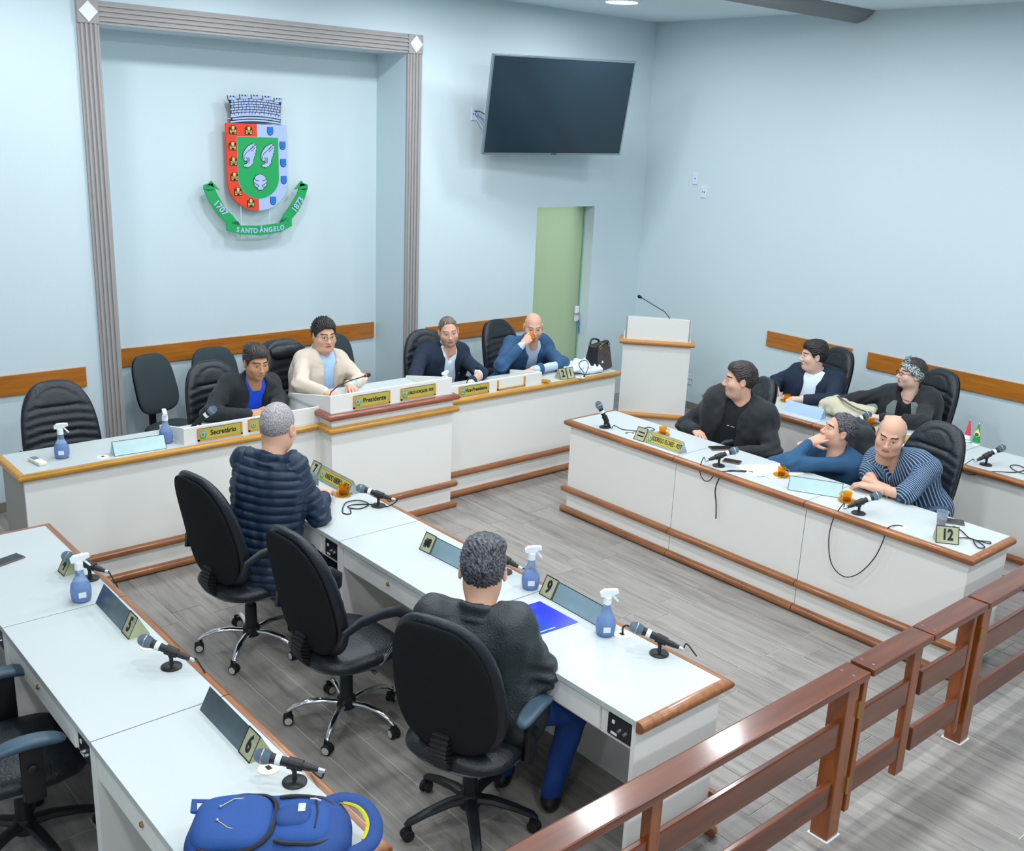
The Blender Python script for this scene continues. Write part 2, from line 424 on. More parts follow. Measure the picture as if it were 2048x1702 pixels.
lo = bpy.data.objects.new('corridor_light', ld); COL.objects.link(lo); lo.location = (-1.3, 1.4, 3.9)
struct(lo)

# frosted glass door
d = thing('frosted_glass_door', 'frosted green glass door standing in the opening right of the television', 'door', (DX0, .15, 0))
d.name = 'door_1'; struct(d)
MB().box(.003, DX1-DX0-.006, -.005, .005, .008, DT-.012).build('glass_panel', mat('frosted_glass', (208, 218, 198), .5, trans=.78, ior=1.3), d)
MB().box(DX1-DX0-.006, DX1-DX0, -.02, .02, 0, DT).build('edge_strip', mat('edge_green', (140, 196, 184), .3), d)
h = MB().box(.745, .80, -.03, -.006, .86, 1.03, 0, .01).build('lock_plate', 'white_gloss', d)
MB().tube([(.775, -.03, .955), (.775, -.06, .955), (.69, -.065, .955)], .009).build('lever', 'steel', h)
k = thing('key_lanyard', 'bright blue lanyard hanging from the lock of the glass door', 'lanyard', (DX0+.785, .11, .86))
MB().tube([(0, 0, .02), (.004, -.012, -.02), (-.004, -.012, -.05), (.006, -.012, -.09), (.0, -.012, -.13)], .007).build('strap', mat('lanyard_blue', (20, 110, 230), .6), k, True)
MB().lathe([(.012, 0), (.012, .004)], 12, 0, TR(0, -.012, .02) @ Matrix.Rotation(PI/2, 4, 'X')).build('key_ring', 'steel', k)

# oak rails on the walls
def rail_plank(x0, x1, y0, y1, lab, m='plank_oak'):
    t = tag(MB().box(x0, x1, y0, y1, .872, 1.022, 0, .002).build('wall_guard_board', m), lab, 'guard board')
    return t
rail_plank(-11.5, -6.085, -.02, -.001, 'oak guard board on the wall left of the niche')
rail_plank(-5.69, -3.215, ND-.02, ND-.001, 'long oak guard board on the rear wall of the niche')
rail_plank(-2.93, -1.60, -.02, -.001, 'oak guard board on the wall between niche and glass door')
rail_plank(-.02, -.001, -2.75, -1.802, 'short oak guard board on the right wall nearest the lectern', 'plank_oak_y')
rail_plank(-.02, -.001, -7.5, -2.92, 'long oak guard board running out of view on the right wall', 'plank_oak_y')

# wall plates
def plate(x, y, z, lab, face, hole=1):
    t = thing('wall_socket', lab, 'socket', (x, y, z), face)
    MB().box(-.036, .036, -.009, 0, -.058, .058, 0, .004).build('cover', mat('plate_white', (214, 228, 246), .4), t)
    q = MB()
    for i in range(hole): q.lathe([(0, 0), (.006, 0), (.006, .002), (0, .002)], 10, 0, TR(-.012+.024*i if hole > 1 else 0, -.009, 0) @ Matrix.Rotation(PI/2, 4, 'X'))
    q.build('hole', 'socket_black', t); return t
plate(0, -.700, 2.435, 'upper white wall plate on the bare right wall', -PI/2)
plate(0, -.826, 2.308, 'lower white wall plate on the bare right wall', -PI/2, 2)
plate(0, -.865, .323, 'white wall socket low beside the lectern', -PI/2, 3)
plate(-2.417, 0, 2.974, 'white socket plate left of the television with cables plugged in', 0, 2)
plate(-2.26, 0, 2.97, 'white socket plate half hidden behind the television edge', 0, 2)
for i, (c, pts) in enumerate((('black', [(-2.417, -.01, 3.0), (-2.39, -.05, 3.0), (-2.33, -.10, 2.96), (-2.2, -.3, 2.9)]), ('blue', [(-2.41, -.01, 2.965), (-2.36, -.08, 2.93), (-2.28, -.15, 2.90), (-2.2, -.3, 2.88)]), ('white', [(-2.41, -.01, 2.95), (-2.35, -.05, 2.86), (-2.28, -.1, 2.83), (-2.15, -.3, 2.85)]))):
    tag(MB().tube(pts, .0045, 6).build('cable', mat('cable_'+c, {'black': (25, 25, 28), 'blue': (60, 130, 220), 'white': (225, 232, 240)}[c], .5), None, True), c+' cable running from the wall socket behind the television', 'cable')

# television on a swivel arm
TY, TP, TRo = -.215, .218, .02
wv = Vector((math.cos(TY), math.sin(TY), 0)); fw = Vector((math.sin(TY), -math.cos(TY), 0)); up = Vector((0, 0, 1))*math.cos(TP)+fw*math.sin(TP)
wv, up = wv*math.cos(TRo)+up*math.sin(TRo), up*math.cos(TRo)-wv*math.sin(TRo); nn = wv.cross(up)
tv = thing('television', 'large black flat television with thin silver frame tilted down from the wall', 'television')
tv.matrix_world = Matrix(((wv.x, -nn.x, up.x, -1.80), (wv.y, -nn.y, up.y, -.50), (wv.z, -nn.z, up.z, 3.066), (0, 0, 0, 1)))
W2, H2 = .75, .435      # local: x right, y away from the viewer, z up
MB().box(-W2, W2, 0, .035, -H2, H2, 0, .004).build('housing', 'black_plastic', tv)
MB().box(-W2+.012, W2-.012, -.003, .0, -H2+.016, H2-.012).build('screen_panel', 'screen', tv)
q = MB(); q.box(-W2, W2, -.006, .03, H2-.011, H2+.004, 0, .002); q.box(-W2, W2, -.006, .03, -H2-.004, -H2+.014, 0, .002); q.box(-W2-.004, -W2+.011, -.006, .03, -H2, H2, 0, .002); q.box(W2-.011, W2+.004, -.006, .03, -H2, H2, 0, .002)
q.build('frame', mat('tv_silver', (150, 165, 172), .25, .85), tv)
MB().box(-.03, .03, -.0075, -.006, -H2+.001, -H2+.010).build('badge', 'mic_black', tv)
MB().box(-.2, .2, .035, .06, -.15, .15, 0, .005).build('rear_bracket', 'black_plastic', tv)
MB().tube([(0, .05, 0), (.12, .22, .05), (-.02, .50, .06)], .022, 8).build('swivel_arm', 'black_plastic', tv)

# ------------------------------------------------------------------ coat of arms
ca = thing('coat_of_arms', 'painted coat of arms with mural crown, shield and green ribbon in the niche', 'coat of arms', (-4.42, ND, 2.46))
TC = Matrix.Rotation(PI/2, 4, 'X')      # drawing plane (x, y) -> (x, z), thickness toward the room
def place(dy): return TR(0, -dy, 0) @ TC
def zx(px, py): return ((px-822)/1170.0*1.0, (845-py)/1155.0*1.0)    # from the close-up, metres
def shield(x0, x1, top, bot, n=16):
    w_ = (x1-x0)/2; cx = (x0+x1)/2; hy = top-(top-bot)*.66; pts = [(x0, top)]
    for i in range(n+1):
        a = PI+PI*i/n; pts.append((cx+w_*math.cos(a), hy+(hy-bot)*math.sin(a)))
    pts.append((x1, top)); return pts
sx0, st = zx(482, 440); sx1, sb = zx(1125, 1252)
full = shield(sx0, sx1, st, sb, 32)
mid = (sx0+sx1)/2
L_ = [p for p in full if p[0] <= mid+1e-6]+[(mid, st)]; R_ = [(mid, st)]+[p for p in full if p[0] >= mid-1e-6]
sh = MB().prism(L_, .09, .11, 0, TC).build('shield_red_half', 'crest_red', ca)
MB().prism(R_, .09, .11, 0, TC).build('shield_silver_half', 'crest_silver', ca)
ix0, it = zx(592, 560); ix1, ib = zx(1027, 1135)
MB().prism(shield(ix0-.003, ix1+.003, it+.003, ib-.003, 28), .11, .1125, 0, TC).build('escutcheon_rim', 'crest_silver', ca)
MB().prism(shield(ix0, ix1, it, ib, 28), .11, .114, 0, TC).build('escutcheon', 'crest_green', ca)
def outlined(name, pts, z, m, rim=.0045, mi='ink', par=None):
    pts = [zx(*p) for p in pts]; cx = sum(p[0] for p in pts)/len(pts); cy = sum(p[1] for p in pts)/len(pts)
    q = MB(); n = len(pts); big = []
    ar = sum(pts[i][0]*pts[(i+1) % n][1]-pts[(i+1) % n][0]*pts[i][1] for i in range(n))
    for i in range(n):
        a = Vector(pts[i-1]); p = Vector(pts[i]); c = Vector(pts[(i+1) % n]); t = (c-a)
        nrm = Vector((t.y, -t.x)).normalized()*(1 if ar > 0 else -1); big.append(tuple(p+nrm*rim))
    q.prism(big, z, z+.003, 1); q.prism(pts, z, z+.0045, 0)
    q.v = [tuple(TC @ Vector(p)) for p in q.v]; return q.build(name, [m, mi], par or ca)
wing = [(700, 645), (762, 615), (765, 640), (788, 635), (782, 662), (790, 668), (776, 690), (780, 700), (768, 716), (772, 730), (758, 745), (758, 760), (748, 770), (748, 805), (735, 810), (722, 830), (700, 835), (692, 845), (678, 835), (655, 838), (645, 828), (662, 812), (680, 812), (690, 790), (678, 778), (668, 785), (650, 770), (643, 740), (650, 705), (675, 670)]
def star_wing(dx): outlined('wing', [(x+dx, y) for x, y in wing], .114, 'crest_silver')
star_wing(0); star_wing(193)
for dx in (0, 193):
    q = MB()
    for ln in ([(660, 765), (655, 740), (668, 715), (700, 690), (735, 665), (752, 640)], [(706, 748), (710, 775), (703, 805)], [(694, 748), (698, 775), (690, 800)], [(728, 690), (752, 680), (772, 655)], [(722, 668), (748, 655), (764, 638)], [(668, 785), (686, 775), (684, 752), (670, 750)]):
        q.tube([TC @ Vector((*zx(x+dx, y), .119)) for x, y in ln], .0022, 4)
    q.build('wing_lines', 'ink', ca)
sh_p = []
for i in range(60):
    a = 2*PI*i/60; r = 66*(1+.07*abs(math.sin(4.5*(a+PI/2)))); x = 820+r*1.0*math.cos(a); y = 978-r*1.02*math.sin(a)
    if math.sin(a) < -.55: y += 6; x = 820+(x-820)*.8
    sh_p.append((x, y))
outlined('shell', sh_p, .114, 'crest_silver')
q = MB()
for e in ((757, 950, 800, 968), (757, 985, 802, 1010), (775, 1030, 806, 1012), (884, 950, 842, 968), (884, 985, 838, 1010), (866, 1030, 834, 1012)):
    q.tube([TC @ Vector((*zx(e[0], e[1]), .119)), TC @ Vector((*zx((e[0]+e[2])/2, (e[1]+e[3])/2+6), .119)), TC @ Vector((*zx(e[2], e[3]), .119))], .0024, 4)
q.build('shell_lines', 'ink', ca)
for (x, y) in ((550, 500), (714, 500), (541, 645), (545, 787), (549, 928), (582, 1068), (715, 1178)):
    q = MB()
    def bx(a, b_, c_, d_, z, m): (x0, y0), (x1, y1) = zx(x+a, y+b_), zx(x+c_, y+d_); q.add([tuple(TC @ Vector(p)) for p in ((x0, y1, z), (x1, y1, z), (x1, y0, z), (x0, y0, z), (x0, y1, z-.004), (x1, y1, z-.004), (x1, y0, z-.004), (x0, y0, z-.004))], [(0,1,2,3),(4,7,6,5),(0,4,5,1),(1,5,6,2),(2,6,7,3),(3,7,4,0)], m)
    bx(-38, -8, 38, 38, .1145, 1); bx(-18, -42, 18, 0, .1145, 1); bx(-36, -28, -26, 0, .1145, 1); bx(26, -28, 36, 0, .1145, 1)
    for (a, b_, c_, d_) in ((-32, 10, -3, 18), (3, 10, 32, 18), (-32, 23, -14, 32), (14, 23, 32, 32), (-32, -2, -20, 6), (20, -2, 32, 6), (-13, -36, 13, -4), (-13, 0, 13, 6)): bx(a, b_, c_, d_, .117, 0)
    q.build('castle', ['crest_gold', 'ink'], ca)
for (x, y) in ((944, 500), (1075, 633), (1078, 798), (1081, 961), (958, 1160)):
    s0 = [(x-27, y-34), (x+28, y-34), (x+28, y+10), (x+18, y+30), (x, y+37), (x-18, y+30), (x-27, y+10)]
    e = outlined('escutcheon_blue', s0, .11, 'crest_blue')
    q = MB()
    for (a, b_) in ((-12, -16), (12, -16), (0, 0), (-10, 14), (11, 14)):
        px, py = zx(x+a, y+b_); q.lathe([(0, .115), (.0035, .115), (.0035, .116)], 6, 0, TC @ TR(px, py, 0))
    q.build('dots', 'ink', ca)
# ribbon
def ribbon(name, top, bot, m, z0=.085, z1=.1): 
    pts = [zx(*p) for p in top]+[zx(*p) for p in reversed(bot)]; return MB().prism(pts, z0, z1, 0, TC).build(name, m, ca)
ribbon('ribbon_centre', [(458, 1365), (605, 1392), (820, 1400), (1035, 1380), (1168, 1345)], [(460, 1440), (600, 1478), (820, 1495), (1040, 1470), (1168, 1412)], 'crest_green', .09, .104)
ribbon('ribbon_left', [(320, 968), (372, 1088), (450, 1220), (530, 1300), (605, 1390)], [(240, 1040), (290, 1160), (372, 1275), (455, 1362), (470, 1372)], 'crest_green')
ribbon('ribbon_right', [(1290, 970), (1235, 1110), (1160, 1215), (1090, 1295), (1035, 1375)], [(1362, 1040), (1320, 1150), (1250, 1265), (1170, 1345), (1150, 1350)], 'crest_green')
ribbon('ribbon_tail_left', [(320, 968), (408, 1058)], [(338, 1010), (345, 1040)], 'crest_green'); ribbon('ribbon_end_left', [(240, 1010), (262, 1000), (330, 990)], [(240, 1045), (290, 1060), (345, 1050)], 'crest_green')
ribbon('ribbon_tail_right', [(1208, 1055), (1290, 970)], [(1275, 1038), (1285, 1010)], 'crest_green'); ribbon('ribbon_end_right', [(1272, 1000), (1340, 998), (1362, 1012)], [(1262, 1050), (1320, 1065), (1360, 1045)], 'crest_green')
ribbon('ribbon_fold', [(505, 1362), (580, 1350)], [(520, 1370), (605, 1392)], 'crest_green_dark', .1, .1015); ribbon('ribbon_fold', [(1045, 1350), (1132, 1325)], [(1035, 1372), (1060, 1372)], 'crest_green_dark', .1, .1015)
def arc_text(txt, x, y, rot, size, sx=.95):
    px, py = zx(x, y); text('lettering', txt, size, 'crest_silver', ca, TC @ TR(px, py, .1055) @ RZ(rot), .0024, sx)
arc_text('1707', 398, 1222, -.86, .075); arc_text('1873', 1238, 1205, .93, .075)
for i, c in enumerate('SANTO'): arc_text(c, [572, 623, 674, 716, 760][i], [1432, 1440, 1444, 1447, 1449][i], [-.13, -.1, -.06, -.03, -.01][i], .056, .92)
for i, c in enumerate('ÂNGELO'): arc_text(c, [826, 876, 926, 972, 1012, 1056][i], [1443, 1446, 1443, 1439, 1434, 1427][i], [.0, .03, .06, .09, .12, .15][i], .056, .92)
# mural crown
q = MB()
def bar(pts_t, pts_b, z, m): 
    p = [zx(*a) for a in pts_t]+[zx(*a) for a in reversed(pts_b)]
    n_ = len(p); vs = [tuple(TC @ Vector((a[0], a[1], z-.006))) for a in p]+[tuple(TC @ Vector((a[0], a[1], z))) for a in p]
    q.add(vs, [tuple(range(n_-1, -1, -1)), tuple(range(n_, 2*n_))]+[(i, (i+1) % n_, (i+1) % n_+n_, i+n_) for i in range(n_)], m)
def cr(x, y): return (x, y+((x-803)/265.0)**2*22-0)
bar([cr(x, 205) for x in (535, 620, 700, 803, 900, 990, 1070)], [cr(x, 415) for x in (545, 620, 700, 803, 900, 990, 1062)], .102, 1)
for i, xc in enumerate((557, 678, 800, 921, 1042)):
    k = [0, -14, -18, -14, 0][i]; yb = cr(xc, 180)[1]
    bar([(xc-47, yb-8), (xc+47, yb-8)], [(xc-40, yb+38), (xc+40, yb+38)], .103, 1); bar([(xc-41, yb+6), (xc+41, yb+6)], [(xc-38, yb+30), (xc+38, yb+30)], .1075, 0)
    for dx in (-41, -9, 24): bar([(xc+dx, yb-8), (xc+dx+17, yb-8)], [(xc+dx, yb+8), (xc+dx+17, yb+8)], .1075, 0)
    bar([(xc-32, yb+36), (xc+32, yb+36)], [(xc-32, yb+60), (xc+32, yb+60)], .103, 1)
random.seed(3)
for r_ in range(6):
    y0 = 214+r_*24; x = 548-(r_ % 2)*8
    while x < 1050:
        w_ = random.choice((22, 30, 38)) if r_ % 2 else random.choice((18, 26, 44)); w_ = min(w_, 1060-x)
        bar([cr(x, y0), cr(x+w_, y0)], [cr(x, y0+17), cr(x+w_, y0+17)], .1075, 0); x += w_+7
for y0, e in ((348, 268), (372, 250), (396, 268)):
    xs = [803+e*t for t in (-1, -.66, -.33, 0, .33, .66, 1)]
    bar([cr(x, y0-2) for x in xs], [cr(x, y0+24) for x in xs], .104, 1); bar([cr(x, y0+3) for x in xs], [cr(x, y0+18) for x in xs], .109, 0)
q.build('mural_crown', ['crest_silver', 'ink'], ca)
# mounting rods and stand-offs behind
q = MB()
for px in (622, 930): a = zx(px, 1200); c_ = zx(px, 1400); q.tube([TC @ Vector((a[0], a[1], .085)), TC @ Vector((c_[0], c_[1], .085))], .004, 6)
for (px, py) in ((560, 400), (1040, 400), (560, 900), (1040, 900), (700, 1440), (940, 1440)):
    a = zx(px, py); q.tube([TC @ Vector((a[0], a[1], 0)), TC @ Vector((a[0], a[1], .095))], .006, 6)
q.build('mounting_rods', mat('acrylic_rod', (200, 220, 235), .3), ca)
# ------------------------------------------------------------------ desks
def nose_profile(r=.0235, dep=.040, n=8):
    return [(0, r)]+[(dep-r+r*math.sin(PI*i/n), r*math.cos(PI*i/n)) for i in range(n+1)]+[(0, -r)]
def sweep(mb, path, z, prof, side=1, mi=0, round_ends=(True, True)):
    """path: xy points; profile (outward offset, height); side=+1 pushes to the right of the direction"""
    P = [Vector((p[0], p[1])) for p in path]; k = len(P); secs = []
    def nrm(a, b): d = (b-a).normalized(); return Vector((d.y, -d.x))*side
    for i, p in enumerate(P):
        if i == 0: m = nrm(P[0], P[1])
        elif i == k-1: m = nrm(P[-2], P[-1])
        else:
            a, b = nrm(P[i-1], p), nrm(p, P[i+1]); m = (a+b)/(1+a.dot(b))
        secs.append((p, m, 1.0))
    out = []
    if round_ends[0]:
        d = (P[0]-P[1]).normalized()
        out += [(P[0]+d*.016, secs[0][1], .35), (P[0]+d*.012, secs[0][1], .75)]
    out += secs
    if round_ends[1]:
        d = (P[-1]-P[-2]).normalized()
        out += [(P[-1]+d*.012, secs[-1][1], .75), (P[-1]+d*.016, secs[-1][1], .35)]
    vs = []; n = len(prof)
    for p, m, s in out:
        for (o, h) in prof: vs.append((p.x+m.x*o*(s if s < 1 else 1), p.y+m.y*o*(s if s < 1 else 1), z+h*s))
    fs = [(i*n+j, i*n+(j+1) % n, (i+1)*n+(j+1) % n, (i+1)*n+j) for i in range(len(out)-1) for j in range(n)]
    fs += [tuple(range(n-1, -1, -1)), tuple((len(out)-1)*n+j for j in range(n))]
    return mb.add(vs, fs, mi)
NP = nose_profile()
def trim(name, parent, path, z, m, side=1, ends=(True, True), prof=None):
    q = MB(); sweep(q, path, z, prof or NP, side, 0, ends); return q.build(name, m, parent, True, 50)

def desk(label, group, xs, xp, y0, y1, first, last, lock=True, electronics=True, trimwood='trim_brown_y', zt=.75, kneecut=True):
    """desk module: xs = sitter side x, xp = public side x, y0 > y1; public side carries three rounded trims"""
    s = 1 if xp > xs else -1
    cy = (y0+y1)/2; cx = (xs+xp)/2
    t = thing('council_desk', label, 'desk', (cx, cy, 0), 0, group)
    X0, X1 = xs-cx, xp-cx; Y0, Y1 = y0-cy, y1-cy; g = .0026
    lo, hi = min(X0, X1), max(X0, X1)
    MB().box(lo, hi, Y1+g, Y0-g, zt-.026, zt, 0, .0015).build('desk_top', 'laminate_top', t)
    pth = .018
    xpn = X1-s*.002                     # outer face of the public panel
    MB().box(min(xpn, xpn-s*pth), max(xpn, xpn-s*pth), Y1+g, Y0-g, .0, zt-.026).build('front_panel', 'laminate', t)
    for yy, nm in ((Y0-g, 1), (Y1+g, -1)):
        MB().box(min(X0+s*.004, xpn-s*pth), max(X0+s*.004, xpn-s*pth), min(yy, yy-nm*.022), max(yy, yy-nm*.022), 0, zt-.026, 0, .001).build('side_panel', 'laminate', t)
    # drawer rail on the sitter side
    ey = .17 if electronics else 0
    MB().box(min(X0+s*.022, X0+s*.04), max(X0+s*.022, X0+s*.04), Y1+.024, Y0-.024, zt-.15, zt-.026).build('apron', 'laminate', t)
    dw = MB().box(min(X0+s*.008, X0+s*.021), max(X0+s*.008, X0+s*.021), Y1+.03+ey, Y0-.03, zt-.135, zt-.034, 0, .0015).build('drawer', 'laminate', t)
    if lock:
        yc = (Y1+ey+Y0)/2
        MB().lathe([(0, 0), (.011, 0), (.011, .006), (.007, .010), (0, .010)], 14, 0, TR(X0+s*.008, yc, zt-.075) @ Matrix.Rotation(-s*PI/2, 4, 'Y')).build('keyhole', 'brass', dw)
    if electronics:
        e = MB().box(min(X0+s*.006, X0+s*.020), max(X0+s*.006, X0+s*.020), Y1+.028, Y1+.028+.125, zt-.128, zt-.036, 0, .004).build('socket_plate', 'socket_black', t)
        MB().box(min(X0+s*.003, X0+s*.006), max(X0+s*.003, X0+s*.006), Y1+.115, Y1+.128, zt-.07, zt-.056).build('white_button', 'label_white', e)
        MB().box(min(X0+s*.004, X0+s*.006), max(X0+s*.004, X0+s*.006), Y1+.10, Y1+.132, zt-.118, zt-.108).build('white_sticker', 'label_white', e)
        for a in (.055, .085): MB().lathe([(0, 0), (.008, 0), (.006, .012), (0, .012)], 10, 0, TR(X0+s*.006, Y1+a, zt-.085) @ Matrix.Rotation(-s*PI/2, 4, 'Y')).build('knob', 'steel', e)
    if last == 'none': MB().box(lo+.001, hi-.001, Y1-g, Y1+g, zt-.012, zt-.0015).build('joint', mat('joint_shade', (92, 90, 88), .8), t)  # added dark strip, puts the shade of the open gap into colour
    sd = 1
    ext0 = 0.0
    # rounded trims, top one wraps the ends of the row
    w_ = [(X1, Y0-g), (X1, Y1+g)]
    side = 1 if s < 0 else -1           # outward normal for a path running toward -y
    top = list(w_); e0 = e1 = False
    if first == 'wrap': top = [(X0 if True else X0, Y0-g)]+top
    elif first == 'plain': pass
    if last == 'wrap': top = top+[(X0, Y1+g)]
    trim('top_trim', t, top, zt-.0225, trimwood, side, (first == 'end', last == 'end'))
    a0 = Y0-g+(.035 if first in ('wrap', 'end') else 0); a1 = Y1+g-(.035 if last in ('wrap', 'end') else 0)
    trim('middle_trim', t, [(xpn, a0), (xpn, a1)], .192, trimwood, side, (first in ('wrap', 'end'), last in ('wrap', 'end')))
    trim('base_trim', t, [(xpn, a0), (xpn, a1)], .026, trimwood, side, (first in ('wrap', 'end'), last in ('wrap', 'end')))
    return t
# right row: public side faces the aisle (toward -x)
RY = [-2.375, -3.431, -4.482, -5.519]
rl = ['right front desk nearest the lectern, with one end against the dais', 'middle desk of the right front row, with papers and two phones on it', 'right front desk nearest the railing, with plastic cup on its end']
rl[0] = 'right front desk nearest the lectern, carrying the sign numbered 11'
for i in range(3): desk(rl[i], 'desks of the right front row', -2.793, -3.279, RY[i], RY[i+1], 'wrap' if i == 0 else 'none', 'wrap' if i == 2 else 'none')
R2 = [-2.43, -3.49, -4.55, -5.61]
r2 = ['desk by the right wall nearest the lectern, with pale blue sign plate on it', 'desk by the right wall where the woman with headscarf sits', 'desk by the right wall behind the empty quilted chair, with small flags',]
for i in range(3): desk(r2[i], 'desks of the row by the right wall', -1.150, -1.690, R2[i], R2[i+1], 'wrap' if i == 0 else 'none', 'none')
MY = [-2.325, -3.385, -4.454, -5.514]
ml = ['middle row desk nearest the dais, where the man in the quilted jacket leans', 'middle row desk in the centre, with damaged number sign', 'middle row desk nearest the railing, with blue folder and number 9 sign']
for i in range(3): desk(ml[i], 'desks of the middle row', -5.957, -5.441, MY[i], MY[i+1], 'end' if i == 0 else 'none', 'wrap' if i == 2 else 'none')
LY = [-2.311, -3.37, -4.423, -5.476]
ll = ['left row desk farthest from the camera, with phone and number 4 sign', 'left row desk in the middle, with number 5 sign', 'left row desk nearest the camera, with backpack on it']
for i in range(3): desk(ll[i], 'desks of the left row', -7.614, -7.111, LY[i], LY[i+1], 'wrap' if i == 0 else 'none', 'wrap' if i == 2 else 'none')

# ------------------------------------------------------------------ the dais
da = thing('dais_bench', 'long cream dais bench with raised president section and golden edge trim', 'dais', (-4.5, -1.6, 0))
OX, OY = -4.5, -1.6
def dx(v): return v-OX
def dy(v): return v-OY
DL, DR, DF, DB = -7.013, -2.0, -1.622, -1.20        # panel faces
PL_, PR_, PF = -5.028, -3.964, -1.778
DZ = .821
for a, b_ in ((DL, PL_), (PR_, DR)): MB().box(dx(a), dx(b_), dy(DF-.012), dy(DB), DZ-.028, DZ, 0, .001).build('bench_top', 'laminate_top', da)
for a, b_, nm in ((DL, PL_, 1), (PR_, DR, 1)):
    MB().box(dx(a), dx(b_), dy(DF), dy(DF+.018), 0, DZ-.028).build('front_panel', 'laminate', da)
MB().box(dx(DL), dx(DL+.02), dy(DF+.018), dy(DB+.02), 0, DZ-.028).build('end_panel', mat('laminate_taupe', (176, 168, 160), .6), da)
MB().box(dx(DR-.02), dx(DR), dy(DF+.018), dy(DB+.02), 0, DZ-.028).build('end_panel', 'laminate', da)
# raised section
MB().box(dx(PL_), dx(PR_), dy(PF), dy(PF+.02), 0, .8915).build('podium_front_panel', 'laminate', da)
for x in (PL_, PR_-.02): MB().box(dx(x), dx(x+.02), dy(PF+.0205), dy(DB+.02), 0, .8915).build('podium_side_panel', 'laminate', da)
MB().box(dx(PL_), dx(PR_), dy(PF), dy(DB+.02), .892, .918).build('podium_top', 'laminate_top', da)
def board(name, x0, x1, z0, z1f, y=DF-.005, back=None, th=.02):
    return MB().box(dx(x0), dx(x1), dy(y), dy(y+th), z0, z1f, 0, .0015).build(name, 'laminate', da)
board('sign_board', -6.026, PL_, DZ, .932, -1.612); board('sign_board', PR_, -2.895, DZ, .918, -1.612)
board('podium_sign_board', -5.03, -3.967, .918, 1.04, -1.765)
# sloping cheeks of the podium board
def cheek(x, y0, y1, z0, z1a, z1b, name='cheek_board'):
    v = [(x, y0, z0), (x, y1, z0), (x, y1, z1b), (x, y0, z1a)]; v = [(dx(a), dy(b_), c) for a, b_, c in v]; v += [(a+.018, b_, c) for a, b_, c in v]
    return MB().add(v, [(0,1,2,3),(7,6,5,4),(0,4,5,1),(1,5,6,2),(2,6,7,3),(3,7,4,0)]).build(name, 'laminate', da)
cheek(-5.03, -1.744, -1.185, .9185, 1.04, .935); cheek(-3.985, -1.744, -1.185, .9185, 1.04, .935)
cheek(-6.026, -1.591, -1.22, DZ, .932, .86); cheek(-2.913, -1.591, -1.22, DZ, .918, .86)
NB = nose_profile(.0235, .042)
def dtrim(nm, pts, z, m, ends): return trim(nm, da, [(dx(a), dy(b_)) for a, b_ in pts], z, m, 1 if pts[0][0] > pts[-1][0] else 1, ends)
# path left to right, outward = -y = right-hand side of +x direction
dtrim('top_trim', [(DL, DB), (DL, DF), (PL_, DF), (PL_, PF), (PR_, PF), (PR_, PF+.03)], .797, 'trim_gold', (False, True))
dtrim('top_trim', [(PR_, DF), (DR+.03, DF)], .797, 'trim_gold', (False, True))
dtrim('podium_trim', [(PL_, DF+.08), (PL_, PF), (PR_+.0, PF), (PR_, PF+.04)], .893, 'trim_red', (True, True))
for z, nm in ((.192, 'middle_trim'), (.026, 'base_trim')):
    dtrim(nm, [(DL, DF), (PL_, DF)], z, 'trim_brown', (False, False)); dtrim(nm, [(PR_, DF), (DR, DF)], z, 'trim_brown', (False, False))
    dtrim(nm, [(PL_-.02, PF), (PR_+.035, PF)], z-.005 if z < .1 else z, 'trim_brown', (True, True))
# name plates in gilt holders on the boards
def crest_badge(par, T, s=1.0):
    q = MB()
    q.prism([(-.011*s, .012*s), (.011*s, .012*s), (.011*s, -.004*s), (0, -.014*s), (-.011*s, -.004*s)], 0, .0012, 0, T)
    q.prism([(-.009*s, .020*s), (.009*s, .020*s), (.007*s, .013*s), (-.007*s, .013*s)], 0, .0012, 1, T)
    q.prism([(-.007*s, .008*s), (0.0, .008*s), (0, -.009*s), (-.007*s, -.003*s)], .0012, .0016, 2, T)
    q.prism([(-.004*s, .006*s), (.006*s, .006*s), (.005*s, -.004*s), (0, -.008*s), (-.004*s, -.004*s)], .0016, .002, 3, T)
    q.prism([(-.019*s, .004*s), (-.015*s, .004*s), (-.008*s, -.015*s), (.008*s, -.015*s), (.015*s, .004*s), (.019*s, .004*s), (.012*s, -.021*s), (-.012*s, -.021*s)], 0, .0011, 3, T)
    return q.build('crest_badge', ['crest_silver', 'plate_grey', 'crest_red', 'crest_green'], par)
def dais_plate(x0, x1, z0, z1, y, txt, ts, sx=1.0, empty=False, bold=.0012, gold='plate_gold', cs=1.0):
    t = thing('name_plate', '', 'name plate', ((x0+x1)/2, y, (z0+z1)/2))
    w_, h_ = (x1-x0)/2, (z1-z0)/2
    q = MB(); q.box(-w_, -w_+.012, -.008, 0, -h_, h_); q.box(w_-.012, w_, -.008, 0, -h_, h_); q.box(-w_, w_, -.008, 0, -h_, -h_+.012); q.build('holder', 'frame_gold', t)
    if not empty:
        MB().box(-w_+.010, w_-.010, -.005, 0, -h_+.010, h_-.002).build('plate_edge', 'plate_black', t)
        MB().box(-w_+.0125, w_-.0125, -.006, 0, -h_+.0125, h_-.0045).build('plate', gold, t)
        T = TR(0, -.0062, 0) @ Matrix.Rotation(PI/2, 4, 'X')
        crest_badge(t, T @ TR(-w_+.036, 0, 0), cs)
        text('lettering', txt, ts, 'ink', t, T @ TR(.021, .002, 0), bold, sx)
    return t
dais_plate(-5.935, -5.62, .832, .918, -1.613, 'Secretário', .047, .93, cs=1.35)['label'] = 'gold name plate reading Secretário on the left dais board'
dais_plate(-5.575, -5.27, .838, .924, -1.613, '', .04, empty=False)['label'] = 'gold name plate on the dais board half hidden by the grey-haired head'
